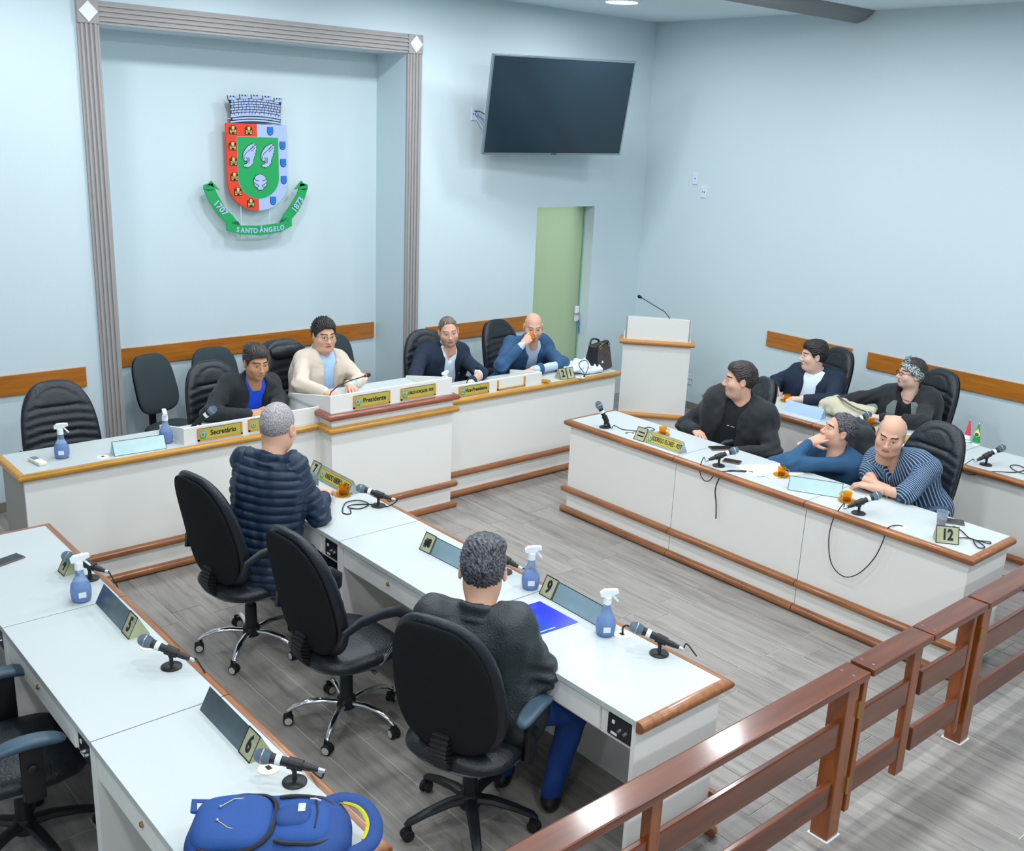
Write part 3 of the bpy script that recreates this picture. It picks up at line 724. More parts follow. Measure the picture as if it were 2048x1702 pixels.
dais_plate(-4.845, -4.535, .926, 1.02, -1.766, 'Presidente', .049, .93, cs=1.35)['label'] = 'gold name plate reading Presidente on the raised board'
dais_plate(-4.44, -4.125, .928, 1.018, -1.766, 'CARLOS GONÇALVES - PRTB', .031, .57, cs=1.35)['label'] = 'narrow-lettered gold name plate right of the one reading Presidente'
dais_plate(-3.78, -3.475, .826, .908, -1.613, 'Vice-Presidente', .040, .88, cs=1.35)['label'] = 'gold name plate reading Vice-Presidente on the right dais board'
dais_plate(-3.385, -3.085, .826, .908, -1.613, '', .04, empty=True)['label'] = 'empty gilt holder on the right dais board'

# ------------------------------------------------------------------ lectern, turned 45 degrees in the corner
ca_, sa_ = -.668, .744
le = thing('lectern', 'tall cream lectern with brown trims set diagonally in the corner', 'lectern', (-1.118, -1.319, 0), 0)
la = math.atan2(-.744, .668)            # local +x along the front toward the right-hand corner
le.rotation_euler = (0, 0, la); LW = .325; LDp = .42
q = MB(); q.box(-LW, LW, 0, .02, 0, .95); q.build('front_panel', 'laminate', le)
for sx in (-LW, LW-.02): MB().box(sx, sx+.02, .02, LDp, 0, .95).build('side_panel', 'laminate', le)
MB().box(-LW+.02, LW-.02, .02, LDp, .925, .95).build('reading_shelf', 'laminate_top', le)
MB().box(-LW+.012, LW-.012, .0, .018, .95, 1.165, 0, .001).build('upper_panel', 'laminate', le)
for sx in (-LW+.012, LW-.03):
    v = [(sx, .0, .95), (sx, LDp-.02, .95), (sx, LDp-.02, .98), (sx, .0, 1.175)]; v += [(a+.018, b_, c) for a, b_, c in v]
    MB().add(v, [(0,1,2,3),(7,6,5,4),(0,4,5,1),(1,5,6,2),(2,6,7,3),(3,7,4,0)]).build('upper_cheek', 'laminate_top', le)
MB().box(-LW+.03, LW-.03, .02, LDp, 1.09, 1.105, 0, .001, Matrix.Translation((0,0,.0))).build('slanted_top', 'laminate_top', le)
trim('top_trim', le, [(-LW, .2), (-LW, 0), (LW, 0), (LW, .05)], .925, mat('trim_tan', (196, 138, 74), .35), 1, (True, True))
trim('middle_trim', le, [(-LW, 0), (LW, 0)], .195, 'trim_tan', 1, (False, True)); trim('base_trim', le, [(-LW, 0), (LW, 0)], .026, 'trim_tan', 1, (False, True))
def gooseneck(label, pts_local, loc, rz, base=(.055, .04), red=False, grp=None):
    t = thing('gooseneck_microphone', label, 'microphone', loc, rz)
    MB().lathe([(0, 0), (base[0], 0), (base[0]*.95, .008), (base[0]*.35, .016), (.012, .03), (0, .03)], 20).build('base', 'mic_black', t, True)
    MB().tube(pts_local, .0042, 8).build('neck', 'mic_black', t, True)
    a, b_ = Vector(pts_local[-2]), Vector(pts_local[-1]); d = (b_-a).normalized(); R_ = d.to_track_quat('Z', 'Y').to_matrix().to_4x4()
    MB().lathe([(0, -.01), (.008, -.01), (.011, 0), (.0155, .012), (.0155, .026), (.009, .036), (0, .038)], 14, 0, TR(*b_) @ R_).build('capsule', 'ink', t, True)
    if red: MB().lathe([(.0115, -.012), (.0118, -.002), (.0115, 0)], 14, 0, TR(*b_) @ R_).build('light_ring', mat('ring_red', (200, 50, 70), .4), t)
    return t
gooseneck('black gooseneck microphone standing on top of the lectern', [(0, 0, .02), (-.035, 0, .075), (-.075, -.01, .12), (-.16, -.02, .165), (-.25, -.03, .215), (-.31, -.03, .245)], (-.985, -1.365, 1.105), la)
gooseneck('thin gooseneck microphone with red ring on the president section of the dais', [(0, 0, .0), (0, -.02, .06), (.03, -.025, .115), (.10, -.03, .145), (.22, -.05, .165), (.36, -.085, .18)], (-4.98, -1.62, .918), .35, (.035, .02), True)

# ------------------------------------------------------------------ wooden railing and gates
RYL, RYR = -5.79, -5.905; RZ_ = .80
def cap(par, x0, x1, name='handrail'): return MB().box(x0, x1, RYR, RYL, RZ_-.034, RZ_, 0, .008).build(name, 'rail_wood', par)
def slat(par, x0, x1, z0, z1): return MB().box(x0, x1, -5.864, -5.836, z0, z1, 0, .006).build('slat', 'rail_wood', par)
def post(par, x, z0=0, w_=.043, yn=-5.877, yf=-5.791, name='post'): return MB().box(x-w_, x+w_, yn, yf, z0, RZ_-.034, 0, .005).build(name, 'rail_post', par)
def foot(par, x): return MB().box(x-.05, x+.05, -5.884, -5.784, 0, .004).build('sealant', 'white_plastic', par)
def hinge(par, x, z): 
    q = MB(); q.box(x-.006, x+.006, -5.884, -5.877, z-.035, z+.035); q.lathe([(0, -.04), (.006, -.04), (.006, .04), (0, .04)], 8, 0, TR(x, -5.884, z)); return q.build('hinge', 'brass', par)
def screws(par, xs):
    q = MB()
    for x, y in xs: q.lathe([(0, 0), (.007, 0), (.007, .0012), (0, .0015)], 10, 0, TR(x, y, RZ_))
    q.build('screws', mat('screw_grey', (120, 110, 110), .5), par)
ra = thing('railing', 'long varnished wooden railing in the foreground ending at the first gate', 'railing')
cap(ra, -11.9, -4.962)
for i, x in enumerate((-5.026, -6.24, -7.5, -8.8, -10.1, -11.4)):
    post(ra, x, 0) if i == 0 or i > 1 else post(ra, x, 0, .028, -5.872, -5.828)
foot(ra, -5.026)
slat(ra, -11.9, -5.045, .462, .585); slat(ra, -11.9, -5.045, .168, .290)
hinge(ra, -4.978, .62); hinge(ra, -4.978, .25); screws(ra, [(-5.05, -5.82), (-5.05, -5.875)])
for nm, x0, x1, lab in (('a', -4.938, -4.432, 'left leaf of the low wooden gate beside the long foreground railing'), ('b', -4.424, -3.906, 'right leaf of the low wooden gate hinged to the far post')):
    g = thing('gate_leaf', lab, 'gate'); cap(g, x0, x1, 'top_board')
    post(g, x0+.02 if nm == 'a' else x1-.03, .085, .018, -5.868, -5.80, 'stile'); 
    if nm == 'a': post(g, x1-.045, .085, .036, -5.868, -5.832, 'stile')
    else: post(g, x0+.022, .085, .014, -5.84, -5.80, 'stile')
    slat(g, x0+.03, x1-.03, .462, .585); slat(g, x0+.03, x1-.03, .168, .290); screws(g, [(x0+.04, -5.82), (x0+.04, -5.875)])
rb = thing('railing', 'wooden railing section right of the gate, running to the right edge', 'railing')
cap(rb, -3.892, -.03); post(rb, -3.832); foot(rb, -3.832); post(rb, -2.4); post(rb, -1.1); slat(rb, -3.80, -.03, .462, .585); slat(rb, -3.80, -.03, .168, .290); hinge(rb, -3.882, .62); hinge(rb, -3.882, .25)
# ------------------------------------------------------------------ chairs
def pad(a, b, t, n=2.7, nu=22, nv=40, wf=None, front=None, pe=7, mapf=None, crown=0.0, side='both'):
    """cushion with superellipse outline; front(x,y)->extra thickness; mapf maps (x,y,z)"""
    q = MB(); U = [-math.cos(PI*i/nu) for i in range(nu+1)]; V = [-math.cos(PI*j/nv)*.5+(-1+2*j/nv)*.5 for j in range(nv+1)]
    for sd in (1, -1):
        if side == 'front' and sd < 0: continue
        vs = []
        for v in V:
            W = a*max(0, 1-abs(v)**n)**(1/n)*(wf(v) if wf else 1)
            for u in U:
                x, y = W*u, b*v; s = (abs(u*(W/a if W else 0))**n+abs(v)**n)**(1/n) if not wf else min(1, (abs(u*max(0, 1-abs(v)**n)**(1/n))**n+abs(v)**n)**(1/n))
                z = sd*t/2*max(0, 1-s**pe)**.5
                if sd > 0: z += crown*max(0, 1-s*s)
                if sd > 0 and front: z += front(x, y)*max(0, 1-s**10)
                vs.append(mapf(x, y, z) if mapf else (x, y, z))
        m = nu+1; fs = [(j*m+i, j*m+i+1, (j+1)*m+i+1, (j+1)*m+i) for j in range(nv) for i in range(nu)]
        q.add(vs, [f[::sd] for f in fs])
    return q
def quilt(x, y):
    ax = abs(x); e = 0
    if y < .19:
        ph = (y/.056+(ax-.13)*4.0 if ax > .13 else y/.056) ; e = -.014*(1-abs(math.sin(PI*ph))**.45)
    if .12 < ax < .14: e -= .006*(1-abs(ax-.13)/.01)
    d = abs(math.hypot(x/1.0, max(0, y-.14))-.145) if y > .14 else 1
    if d < .012: e -= .010*(1-d/.012)
    return e
def caster(par, name, T, ringed):
    q = MB(); m = 1 if ringed else 0
    for sx in (-.014, .014):
        q.lathe([(0, -.010), (.022, -.010), (.026, -.006), (.026, .006), (.022, .010), (0, .010)], 16, 0, T @ TR(sx, 0, .026) @ Matrix.Rotation(PI/2, 4, 'Y'))
        q.lathe([(.012, -.0112), (.019, -.0112), (.019, .0112), (.012, .0112)], 16, 1, T @ TR(sx, 0, .026) @ Matrix.Rotation(PI/2, 4, 'Y'))
    q.box(-.008, .008, -.024, .02, .02, .056, 0, .006, T); q.tube([(0, .012, .05), (0, .012, .075)], .007, 8, 0, T)
    return q.build(name, ['black_rubber', 'ring_white' if ringed else 'black_plastic'], par, True)
def chair(label, group, style='leather', base='chrome', arms='loop', legs=True, rev=0.0):
    t = thing('office_chair', label, 'chair', (0, 0, 0), 0, group)
    leather = style != 'fabric'
    SH = .47 if leather else .46
    # base
    if legs:
        R0 = .285; 
        for i in range(5):
            a = 2*PI*i/5+rev; T = RZ(a)
            lg = MB()
            if base == 'chrome':
                lg.tube([(0, .045, .115), (0, .12, .125), (0, .20, .118), (0, .255, .095), (0, R0, .07)], [.017, .017, .016, .014, .011], 10, 0, T, .8); mm = 'chrome'
            else:
                lg.tube([(0, .03, .125), (0, .10, .125), (0, .20, .105), (0, R0-.01, .082), (0, R0+.01, .07)], [.030, .027, .023, .020, .012], 8, 0, T, .7); mm = 'black_plastic'
            lo_ = lg.build('leg', mm, t, True)
            caster(lo_, 'caster', T @ TR(0, R0, 0) @ RZ(.6+i*1.3), base == 'chrome')
        MB().lathe([(0, .085), (.045, .085), (.05, .10), (.046, .14), (.034, .15), (.032, .27), (.026, .275), (.026, .36), (0, .36)], 20).build('column', 'black_plastic', t, True)
        MB().box(-.07, .07, -.12, .10, .36, .40, 0, .012).build('tilt_mechanism', 'black_plastic', t, True)
        MB().tube([(.05, .0, .37), (.16, .02, .36), (.2, .03, .345)], [.006, .008, .018], 8, 0, None, .5).build('lever', mat('lever_grey', (120, 125, 130), .5), t, True)
    if leather:
        def sm(x, y, z): return (x, y+.0, SH-.035+z-.02*max(0, (y-.12)/.13)**2)
        def seatq(x, y): return -.008*(1-abs(math.sin(PI*(x/.07+.5)))**.4) if abs(x) < .2 and y > -.12 else 0
        pad(.25, .245, .085, 3.2, mapf=sm, crown=.02, front=seatq if style == 'leather' else None).build('seat', 'black_leather', t, True, 70)
        MB().tube([(.235*math.cos(a)*abs(math.cos(a))**-.3 if abs(math.cos(a)) > .02 else 0, .235*math.sin(a), SH-.065) for a in [2*PI*i/40 for i in range(41)]], .006, 6).build('seat_piping', mat('piping_grey', (90, 100, 106), .5), t, True)
        H = .335 if style != 'president' else .38; ZB = .465
        def bmp(x, y, z):
            yy = y+H; bend = .014*math.sin(PI*min(1, yy/(2*H)))-.15*(yy/(2*H))
            return (x, -.175+bend+.02*(x/.24)**2*1.5+z, ZB+yy*.98)
        wf = lambda v: 1.0-.10*v-.05*v*v
        pad(.25, H, .085, 2.9, mapf=bmp, wf=wf, front=quilt, crown=.008, nu=26, nv=64).build('backrest', 'black_leather', t, True, 70)
        def bmp2(x, y, z): X, Y, Z = bmp(x, y, z); return (X, Y-.043, Z)
        pad(.232, H-.018, .03, 2.9, mapf=bmp2, wf=wf, nu=16, nv=30).build('back_shell', 'black_fabric', t, True, 70)
        if style == 'president':
            q = MB(); q.tube([(-.15, -.265, 1.12), (-.10, -.255, 1.125), (.10, -.255, 1.125), (.15, -.265, 1.12)], [.035, .062, .062, .035], 16); q.build('headrest', 'black_leather', t, True)
        # ribbed bellows over the back bracket
        q = MB(); n = 11
        for i in range(n):
            f = i/(n-1.0); a = f*1.35; c = Vector((0, -.235-.05*math.sin(PI*(1-f))+.05*f, .565-.19*f)); r_ = .040+.004*math.sin(f*PI)
            q.box(-r_, r_, -.030, .030, -.0062, .0062, 0, .005, TR(*c) @ Matrix.Rotation(-.25-a*.3, 4, 'X'))
            q.box(-r_+.007, r_-.007, -.024, .024, -.011, .011, 0, 0, TR(*c) @ Matrix.Rotation(-.25-a*.3, 4, 'X'))
        q.build('bellows', 'black_plastic', t, True)
    else:
        def sm(x, y, z): return (x, y, SH-.03+z)
        pad(.215, .205, .07, 3.0, mapf=sm, crown=.015).build('seat', 'grey_fabric', t, True, 70)
        def bmp(x, y, z): return (x, -.22-.05*(y/.2)+.03*(x/.2)**2+z, .775+y)
        pad(.205, .235, .06, 3.4, mapf=bmp, wf=lambda v: 1-.06*v, crown=.012).build('backrest', 'grey_fabric', t, True, 70)
        def bm3(x, y, z): X, Y, Z = bmp(x, y, z); return (X, Y-.028, Z)
        pad(.2, .23, .02, 3.4, mapf=bm3, wf=lambda v: 1-.06*v).build('back_shell', 'black_plastic', t, True, 70)
        MB().box(-.03, .03, -.262, -.24, .40, .70, 0, .004).build('back_bar', 'black_plastic', t)
        MB().box(-.03, .03, -.25, .05, .385, .405, 0, .004).build('bar_bracket', 'black_plastic', t)
    for s in ((-1, 1) if arms else ()):
        q = MB()
        if arms == 'loop':
            p = [(s*.262, -.215, .60), (s*.272, -.20, .66), (s*.278, -.12, .695), (s*.28, 0, .70), (s*.28, .10, .685), (s*.278, .155, .645), (s*.272, .15, .60), (s*.268, .12, .565)]
            q.tube(p, [.018, .024, .028, .030, .030, .028, .022, .014], 10, 0, None, .55); ar = q.build('armrest', mat('arm_black', (34, 40, 46), .4), t, True)
            MB().tube([(s*.268, .125, .57), (s*.258, .07, .48), (s*.235, .03, .41), (s*.10, .02, .395)], .010, 8).build('strut', 'chrome', ar, True)
        elif arms == 'tee':
            def am(x, y, z): return (s*.285+x, .0+y, .655+z-.02*(y/.13)**2)
            pad(.038, .135, .034, 3, nu=10, nv=16, mapf=am).build('armrest', mat('arm_blue_grey', (62, 84, 100), .42), t, True, 70)
            q.box(s*.272-.012, s*.272+.012, -.03, .05, .40, .64, 0, .006); q.box(min(s*.1, s*.275), max(s*.1, s*.275), -.02, .04, .388, .405, 0, .004)
            q.lathe([(0, 0), (.018, 0), (.018, .012), (.012, .016), (0, .016)], 12, 0, TR(s*.284, .01, .54) @ Matrix.Rotation(s*PI/2, 4, 'Y')); q.build('arm_post', 'black_plastic', t, True)
        elif arms == 'ring':
            p = [(s*.27, -.17+.17*math.cos(a)*-1-.0, .68+.14*math.sin(a)) for a in [PI*1.05*i/14-.05 for i in range(15)]]
            p = [(s*.28, -.2+.19*(1-math.cos(PI*i/14)), .56+.20*math.sin(PI*i/14)**.7) for i in range(15)]
            q.tube(p, .024, 10, 0, None, .45); q.build('armrest', mat('arm_black', (34, 40, 46), .4), t, True)
    return t
# facing: chair local +y is forward; a chair facing direction angle A (from +x) has rz = A - 90 deg
def rzf(deg): return math.radians(deg-90)
used = {}
def put_chair(kind, label, x, y, deg, group=None, z=0):
    st, ba, ar = kind
    if kind not in used:
        c = chair(label, group, st, ba, ar); used[kind] = c; c.location = (x, y, z); c.rotation_euler = (0, 0, rzf(deg)); return c
    return dup(used[kind], label, (x, y, z), rzf(deg), group)
K1 = ('leather', 'chrome', 'loop'); K2 = ('leather', 'nylon', 'tee'); K3 = ('fabric', 'nylon', None); K4 = ('president', 'nylon', 'ring'); K5 = ('leather', 'nylon', 'loop')
put_chair(K1, 'black chair with chrome star base under the man in the quilted jacket', -6.235, -2.90, 8)
put_chair(K1, 'empty black chair with chrome star base between the two men seen from behind', -6.205, -3.85, 4)
put_chair(K2, 'black chair with black plastic base under the man in the leather jacket', -6.20, -4.83, 22)
put_chair(K2, 'empty black chair at the left edge tucked under the left row desk', -7.72, -3.86, -6)
put_chair(K2, 'black chair cut off by the left edge, only armrest showing above the nearer one', -7.92, -3.10, 0)
put_chair(K5, 'quilted black chair standing empty at the left end of the dais', -6.54, -1.0, -92)
put_chair(K5, 'quilted black chair behind the man in the black jacket', -5.37, -.97, -82)
put_chair(K5, 'black chair behind the man in navy suit and open white shirt', -3.32, -.78, -95)
put_chair(K5, 'quilted black chair behind the bald man drinking', -2.36, -.72, -82)
put_chair(K4, 'tall black chair with padded headrest behind the man in the beige blazer', -4.72, -.92, -82)
put_chair(K3, 'grey fabric chair standing fully visible against the niche wall', -5.42, -.03, -68)
put_chair(K3, 'grey fabric chair against the wall behind the quilted chair on the left of the dais', -4.97, -.05, -88)
put_chair(K3, 'grey fabric chair against the wall behind the man in the black jacket', -4.36, -.05, -90)
put_chair(K3, 'grey fabric chair against the wall right of the man in the beige blazer', -3.85, -.05, -92)
put_chair(K5, 'quilted black chair behind the man in the dark jacket, right front row', -2.36, -3.12, 150)
cc = put_chair(K5, 'dark chair with a coat hung over its back, right front row', -2.38, -3.97, 150)
for ch in kids(cc):
    if not ch.name.startswith(('leg', 'column')): ch.location.z -= .13
put_chair(K2, 'quilted black chair behind the man in the striped shirt', -2.40, -4.63, 165)
put_chair(K5, 'quilted black chair behind the man in navy suit by the right wall', -.80, -2.83, 160)
put_chair(K5, 'quilted black chair right of the woman with the headscarf', -.80, -3.79, 160)
# ------------------------------------------------------------------ things on the desks
def tri_sign(label, x, y, z, deg, parts, D=.088, H=.085, back='steel'):
    """triangular sign; local +x to the reader's right, reader stands on the -y side"""
    t = thing('desk_sign', label, 'sign', (x, y, z), math.radians(deg))
    tot = sum(p[1] for p in parts); cx = -tot/2; ang = math.atan2(H, D/2); sl = math.hypot(H, D/2)
    for p in parts:
        x0, x1 = cx+.001, cx+p[1]-.001; cx += p[1]; dd = D*(1.06 if p[0] == 'num' else 1); hh = H*(1.06 if p[0] == 'num' else 1)
        v = [(x0, -dd/2, 0), (x0, dd/2, 0), (x0, 0, hh), (x1, -dd/2, 0), (x1, dd/2, 0), (x1, 0, hh)]
        body = {'num': 'plate_olive', 'plate': p[2] if len(p) > 2 else 'plate_grey', 'name': 'steel'}[p[0]]
        o = MB().add(v, [(0, 2, 1), (3, 4, 5), (0, 1, 4, 3), (1, 2, 5, 4), (2, 0, 3, 5)]).build({'num': 'number_block', 'plate': 'blank_plate', 'name': 'name_block'}[p[0]], body, t)
        T = TR((x0+x1)/2, -dd/4, hh/2) @ Matrix.Rotation(math.atan2(hh, dd/2), 4, 'X')
        s2 = math.hypot(hh, dd/2)/2; w2 = (x1-x0)/2
        if p[0] == 'num':
            q = MB(); e = .0045
            for a, b_, c_, d_ in ((-w2, -s2, w2, -s2+e), (-w2, s2-e, w2, s2), (-w2, -s2, -w2+e, s2), (w2-e, -s2, w2, s2)): q.box(a, c_, b_, d_, 0, .0008, 0, 0, T)
            q.build('dark_edge', 'plate_black', o)
            text('numeral', p[2], p[3] if len(p) > 3 else .085, 'ink', o, T @ (RZ(p[4]) if len(p) > 4 else Matrix()) @ TR(0, -.001, .0006), .0035, .72)
        elif p[0] == 'plate' and len(p) > 3 and p[3]:
            q = MB(); e = .003
            for a, b_, c_, d_ in ((-w2, -s2, w2, -s2+e), (-w2, s2-e, w2, s2), (-w2, -s2, -w2+e, s2), (w2-e, -s2, w2, s2)): q.box(a, c_, b_, d_, 0, .0008, 0, 0, T)
            q.build('dark_edge', 'plate_black', o)
        elif p[0] == 'name':
            MB().box(-w2+.008, w2-.008, -s2+.012, s2-.010, 0, .0015, 0, 0, T).build('name_label', 'plate_gold', o)
            q = MB(); e = .0018; a0, a1, b0, b1 = -w2+.014, w2-.014, -s2+.018, s2-.016
            for a, b_, c_, d_ in ((a0, b0, a1, b0+e), (a0, b1-e, a1, b1), (a0, b0, a0+e, b1), (a1-e, b0, a1, b1)): q.box(a, c_, b_, d_, .0015, .002, 0, 0, T)
            q.build('border_line', 'ink', o)
            crest_badge(o, T @ TR(-w2+.045, 0, .0016), 1.2)
            text('lettering', p[2], .046, 'ink', o, T @ TR(.027, 0, .0022), .0008, .55)
    return t
W = 90    # reader on the -x side: local -y must point to -x -> rz = -90
tri_sign('sign with number 7 and gold name label on the middle row desk', -5.515, -2.60, .75, -90, [('num', .10, '7'), ('name', .36, 'VANDO RIBEIRO - MDB')])
tri_sign('sign with a scratched, unreadable number block on the middle row desk', -5.62, -3.925, .75, -88, [('num', .09, '#8', .06), ('plate', .34, 'plate_grey', True)])
tri_sign('sign with number 9 on the middle row desk by the blue folder', -5.478, -4.685, .75, -92, [('num', .09, '9'), ('plate', .33, 'plate_grey', True)])
tri_sign('small number 4 sign on the left row desk behind the microphone', -7.195, -2.965, .75, -88, [('num', .085, '4')])
tri_sign('sign with number 5 at its near end on the left row desk', -7.180, -3.575, .75, -91, [('plate', .33, mat('steel_dark', (120, 134, 142), .3, .8, vary=(5, .3))and 'steel_dark'), ('num', .09, '5')])
tri_sign('sign with number 6 beside the blue backpack on the left row', -7.182, -4.668, .75, -91, [('plate', .33, 'steel_dark'), ('num', .09, '6')])
tri_sign('sign with number 11 and gold name label on the right front desk', -3.195, -3.20, .75, -90, [('num', .10, '11', .075, -PI/2), ('name', .33, 'RODRIGO FLORES - PDT')])
tri_sign('blank silver sign standing at an angle beside a coffee cup', -3.105, -4.42, .75, -62, [('plate', .33, mat('plate_pale', (176, 204, 206), .4, .2, vary=(6, .1))and 'plate_pale', True)])
tri_sign('small number 12 sign on the right front desk beside the plastic cup', -3.185, -5.325, .75, -52, [('num', .125, '12', .085)])
tri_sign('blank silver sign on the left part of the dais', -6.305, -1.565, .821, -3, [('plate', .33, 'plate_pale', True)])
tri_sign('small joined number signs 2 and 1 on the right part of the dais', -2.59, -1.575, .821, -4, [('num', .082, '2'), ('num', .082, '1')])
tri_sign('pale blue blank sign in front of the man in navy suit by the wall', -1.55, -3.30, .75, -88, [('plate', .34, mat('plate_blue', (164, 190, 222), .4, .3)and 'plate_blue')])
tri_sign('gold-labelled sign half hidden behind the quilted chair, right wall row', -1.60, -4.28, .75, -88, [('name', .36, 'IZANE')])

def mic(label, base, ball, cable=None, tape=True, grp=None, stand=True):
    t = thing('microphone', label, 'microphone', base); B = Vector(base)
    clip = Vector((0, 0, .072)); bl = Vector(ball)-B; d = (bl-clip).normalized(); bl = clip+d*.115; tail = clip-d*.085
    R_ = d.to_track_quat('Z', 'Y').to_matrix().to_4x4()
    if stand:
        s_ = thing('stand', None, None); s_ = MB().lathe([(0, 0), (.042, 0), (.042, .005), (.036, .009), (.010, .013), (.008, .018), (.008, .045), (.011, .048), (.011, .06), (0, .062)], 24).build('stand', 'black_plastic', t, True)
        MB().lathe([(.013, -.03), (.019, -.03), (.021, .02), (.013, .02)], 14, 0, TR(*clip) @ R_).build('clip', 'black_plastic', t, True)
    bd = MB().lathe([(0, -.085), (.009, -.085), (.010, -.07), (.0125, -.06), (.0165, .05), (.019, .085), (0, .085)], 18, 0, TR(*clip) @ R_).build('body', 'mic_black', t, True)
    MB().lathe([(.0205, .082), (.0255, .10), (.0265, .108), (.0265, .112), (.025, .12), (.020, .133), (.010, .141), (0, .142)], 20, 0, TR(*clip) @ R_).build('grille', 'mic_grille', t, True)
    MB().lathe([(.0265, .106), (.0276, .107), (.0276, .111), (.0265, .112)], 20, 0, TR(*clip) @ R_).build('grille_band', 'steel', t, True)
    if tape: MB().lathe([(.0177, .045), (.0188, .045), (.0192, .064), (.0181, .064)], 18, 0, TR(*clip) @ R_).build('tape_label', 'label_white', bd, True)
    MB().lathe([(0, -.108), (.007, -.108), (.0085, -.085), (.0085, -.07), (0, -.07)], 12, 0, TR(*clip) @ R_).build('plug', 'steel', t, True)
    if cable:
        pts = [tail-d*.02]+[Vector(p)-B for p in cable]; pts = spline(pts)
        MB().tube(pts, .0032, 6).build('cable', 'ink', t, True)
    return t
def spline(P, n=8):
    P = [Vector(p) for p in P]; Q = [P[0]*2-P[1]]+P+[P[-1]*2-P[-2]]; o = []
    for i in range(1, len(Q)-2):
        for k in range(n):
            u = k/n; a, b_, c_, d_ = Q[i-1], Q[i], Q[i+1], Q[i+2]
            o.append(.5*((2*b_)+(c_-a)*u+(2*a-5*b_+4*c_-d_)*u*u+(3*b_-a-3*c_+d_)*u**3))
    return o+[P[-1]]
mic('microphone with coiled cable beside the coffee cup, middle row', (-5.50, -3.071, .75), (-5.56, -2.975, .842), [(-5.44, -3.17, .80), (-5.47, -3.12, .757), (-5.53, -3.03, .754), (-5.62, -2.98, .754), (-5.66, -3.0, .754), (-5.62, -3.06, .756), (-5.54, -3.03, .757), (-5.55, -2.95, .757), (-5.62, -2.93, .757), (-5.68, -2.98, .757), (-5.73, -3.06, .754), (-5.70, -3.09, .754), (-5.66, -3.02, .754)])
mic('microphone behind the head of the man in leather jacket, middle row', (-5.495, -4.19, .75), (-5.53, -4.09, .85), [(-5.44, -4.32, .80), (-5.45, -4.36, .77)])
mic('microphone at the near end of the middle row', (-5.491, -5.215, .75), (-5.545, -5.125, .852), [(-5.43, -5.31, .82), (-5.42, -5.36, .78)])
mic('microphone over the number 4 sign, left row', (-7.15, -3.10, .75), (-7.215, -3.02, .85), [(-7.09, -3.19, .80), (-7.07, -3.25, .72), (-7.075, -3.28, .62)])
mic('microphone at the middle of the left row', (-7.178, -4.10, .75), (-7.238, -4.03, .85), [(-7.11, -4.19, .80), (-7.08, -4.25, .70), (-7.09, -4.28, .60)])
mic('microphone lying low beside the blue backpack, left row', (-7.16, -5.06, .75), (-7.225, -4.985, .835), [(-7.10, -5.13, .78), (-7.09, -5.05, .76)])
mic('upright microphone at the lectern end of the right front row', (-3.21, -2.666, .75), (-3.245, -2.615, .93), [(-3.19, -2.74, .78), (-3.14, -2.79, .755), (-3.05, -2.90, .754), (-2.95, -2.93, .756), (-2.93, -2.86, .756), (-3.00, -2.86, .756), (-3.12, -2.89, .754), (-3.19, -2.86, .754)])
mic('microphone near the two phones with cable hanging over the desk edge', (-3.21, -3.738, .75), (-3.08, -3.80, .865), [(-3.28, -3.66, .80), (-3.31, -3.66, .72), (-3.31, -3.70, .66), (-3.31, -3.75, .67), (-3.30, -3.80, .74), (-3.24, -3.86, .754), (-3.16, -3.90, .754), (-3.13, -3.94, .753)])
tag(MB().tube(spline([(-3.16, -3.93, .755), (-3.25, -3.85, .756), (-3.303, -3.83, .72), (-3.303, -3.80, .62), (-3.303, -3.82, .52), (-3.303, -3.83, .42)]), .004, 6).build('cable', 'ink', None, True), 'twisted black cable end dangling in front of the right front desk', 'cable')
mic('microphone by the coffee cup nearest the striped shirt with a long hanging cable', (-3.214, -4.794, .75), (-3.10, -4.86, .87), [(-3.27, -4.72, .80), (-3.31, -4.69, .70), (-3.31, -4.68, .56), (-3.31, -4.72, .42), (-3.31, -4.81, .37), (-3.31, -4.90, .42), (-3.31, -4.98, .54), (-3.31, -5.02, .66), (-3.30, -5.03, .745), (-3.25, -5.03, .757), (-3.20, -5.05, .757)])
mic('microphone behind the head of the man resting his chin, right wall row', (-1.60, -3.775, .75), (-1.52, -3.83, .87), None, True)
mic('microphone right of the quilted chair, right wall row', (-1.575, -4.80, .75), (-1.49, -4.85, .87), [(-1.66, -4.74, .79), (-1.72, -4.70, .72), (-1.72, -4.78, .70), (-1.69, -4.9, .752), (-1.58, -5.0, .754), (-1.45, -5.02, .756), (-1.4, -4.95, .756), (-1.46, -4.92, .756), (-1.55, -5.0, .757), (-1.55, -5.12, .755), (-1.5, -5.2, .755)])
mic('microphone standing behind the left sign board of the dais', (-5.80, -1.36, .821), (-5.74, -1.40, .955), None, True)
MBc = MB().tube(spline([(-3.155, -5.30, .757), (-3.06, -5.30, .757), (-2.95, -5.25, .757), (-2.97, -5.31, .757), (-3.04, -5.385, .759), (-3.05, -5.43, .758), (-3.0, -5.49, .757), (-3.03, -5.50, .757), (-3.06, -5.43, .760), (-3.12, -5.47, .757), (-3.14, -5.50, .757), (-3.10, -5.51, .757), (-3.06, -5.44, .762), (-3.05, -5.39, .757), (-3.10, -5.35, .757)]), .0032, 6)
tag(MBc.build('cable', 'ink', None, True), 'loose looped black cable beside the number 12 sign', 'cable')
tag(MB().tube(spline([(-2.44, -1.655, .823), (-2.435, -1.652, .86), (-2.49, -1.64, .93), (-2.45, -1.63, .965), (-2.38, -1.62, .955), (-2.36, -1.625, .90), (-2.42, -1.65, .835), (-2.43, -1.655, .823)]), .0035, 6).build('cable', 'ink', None, True), 'black cable loop sticking up from the dais beside the white towel', 'cable')
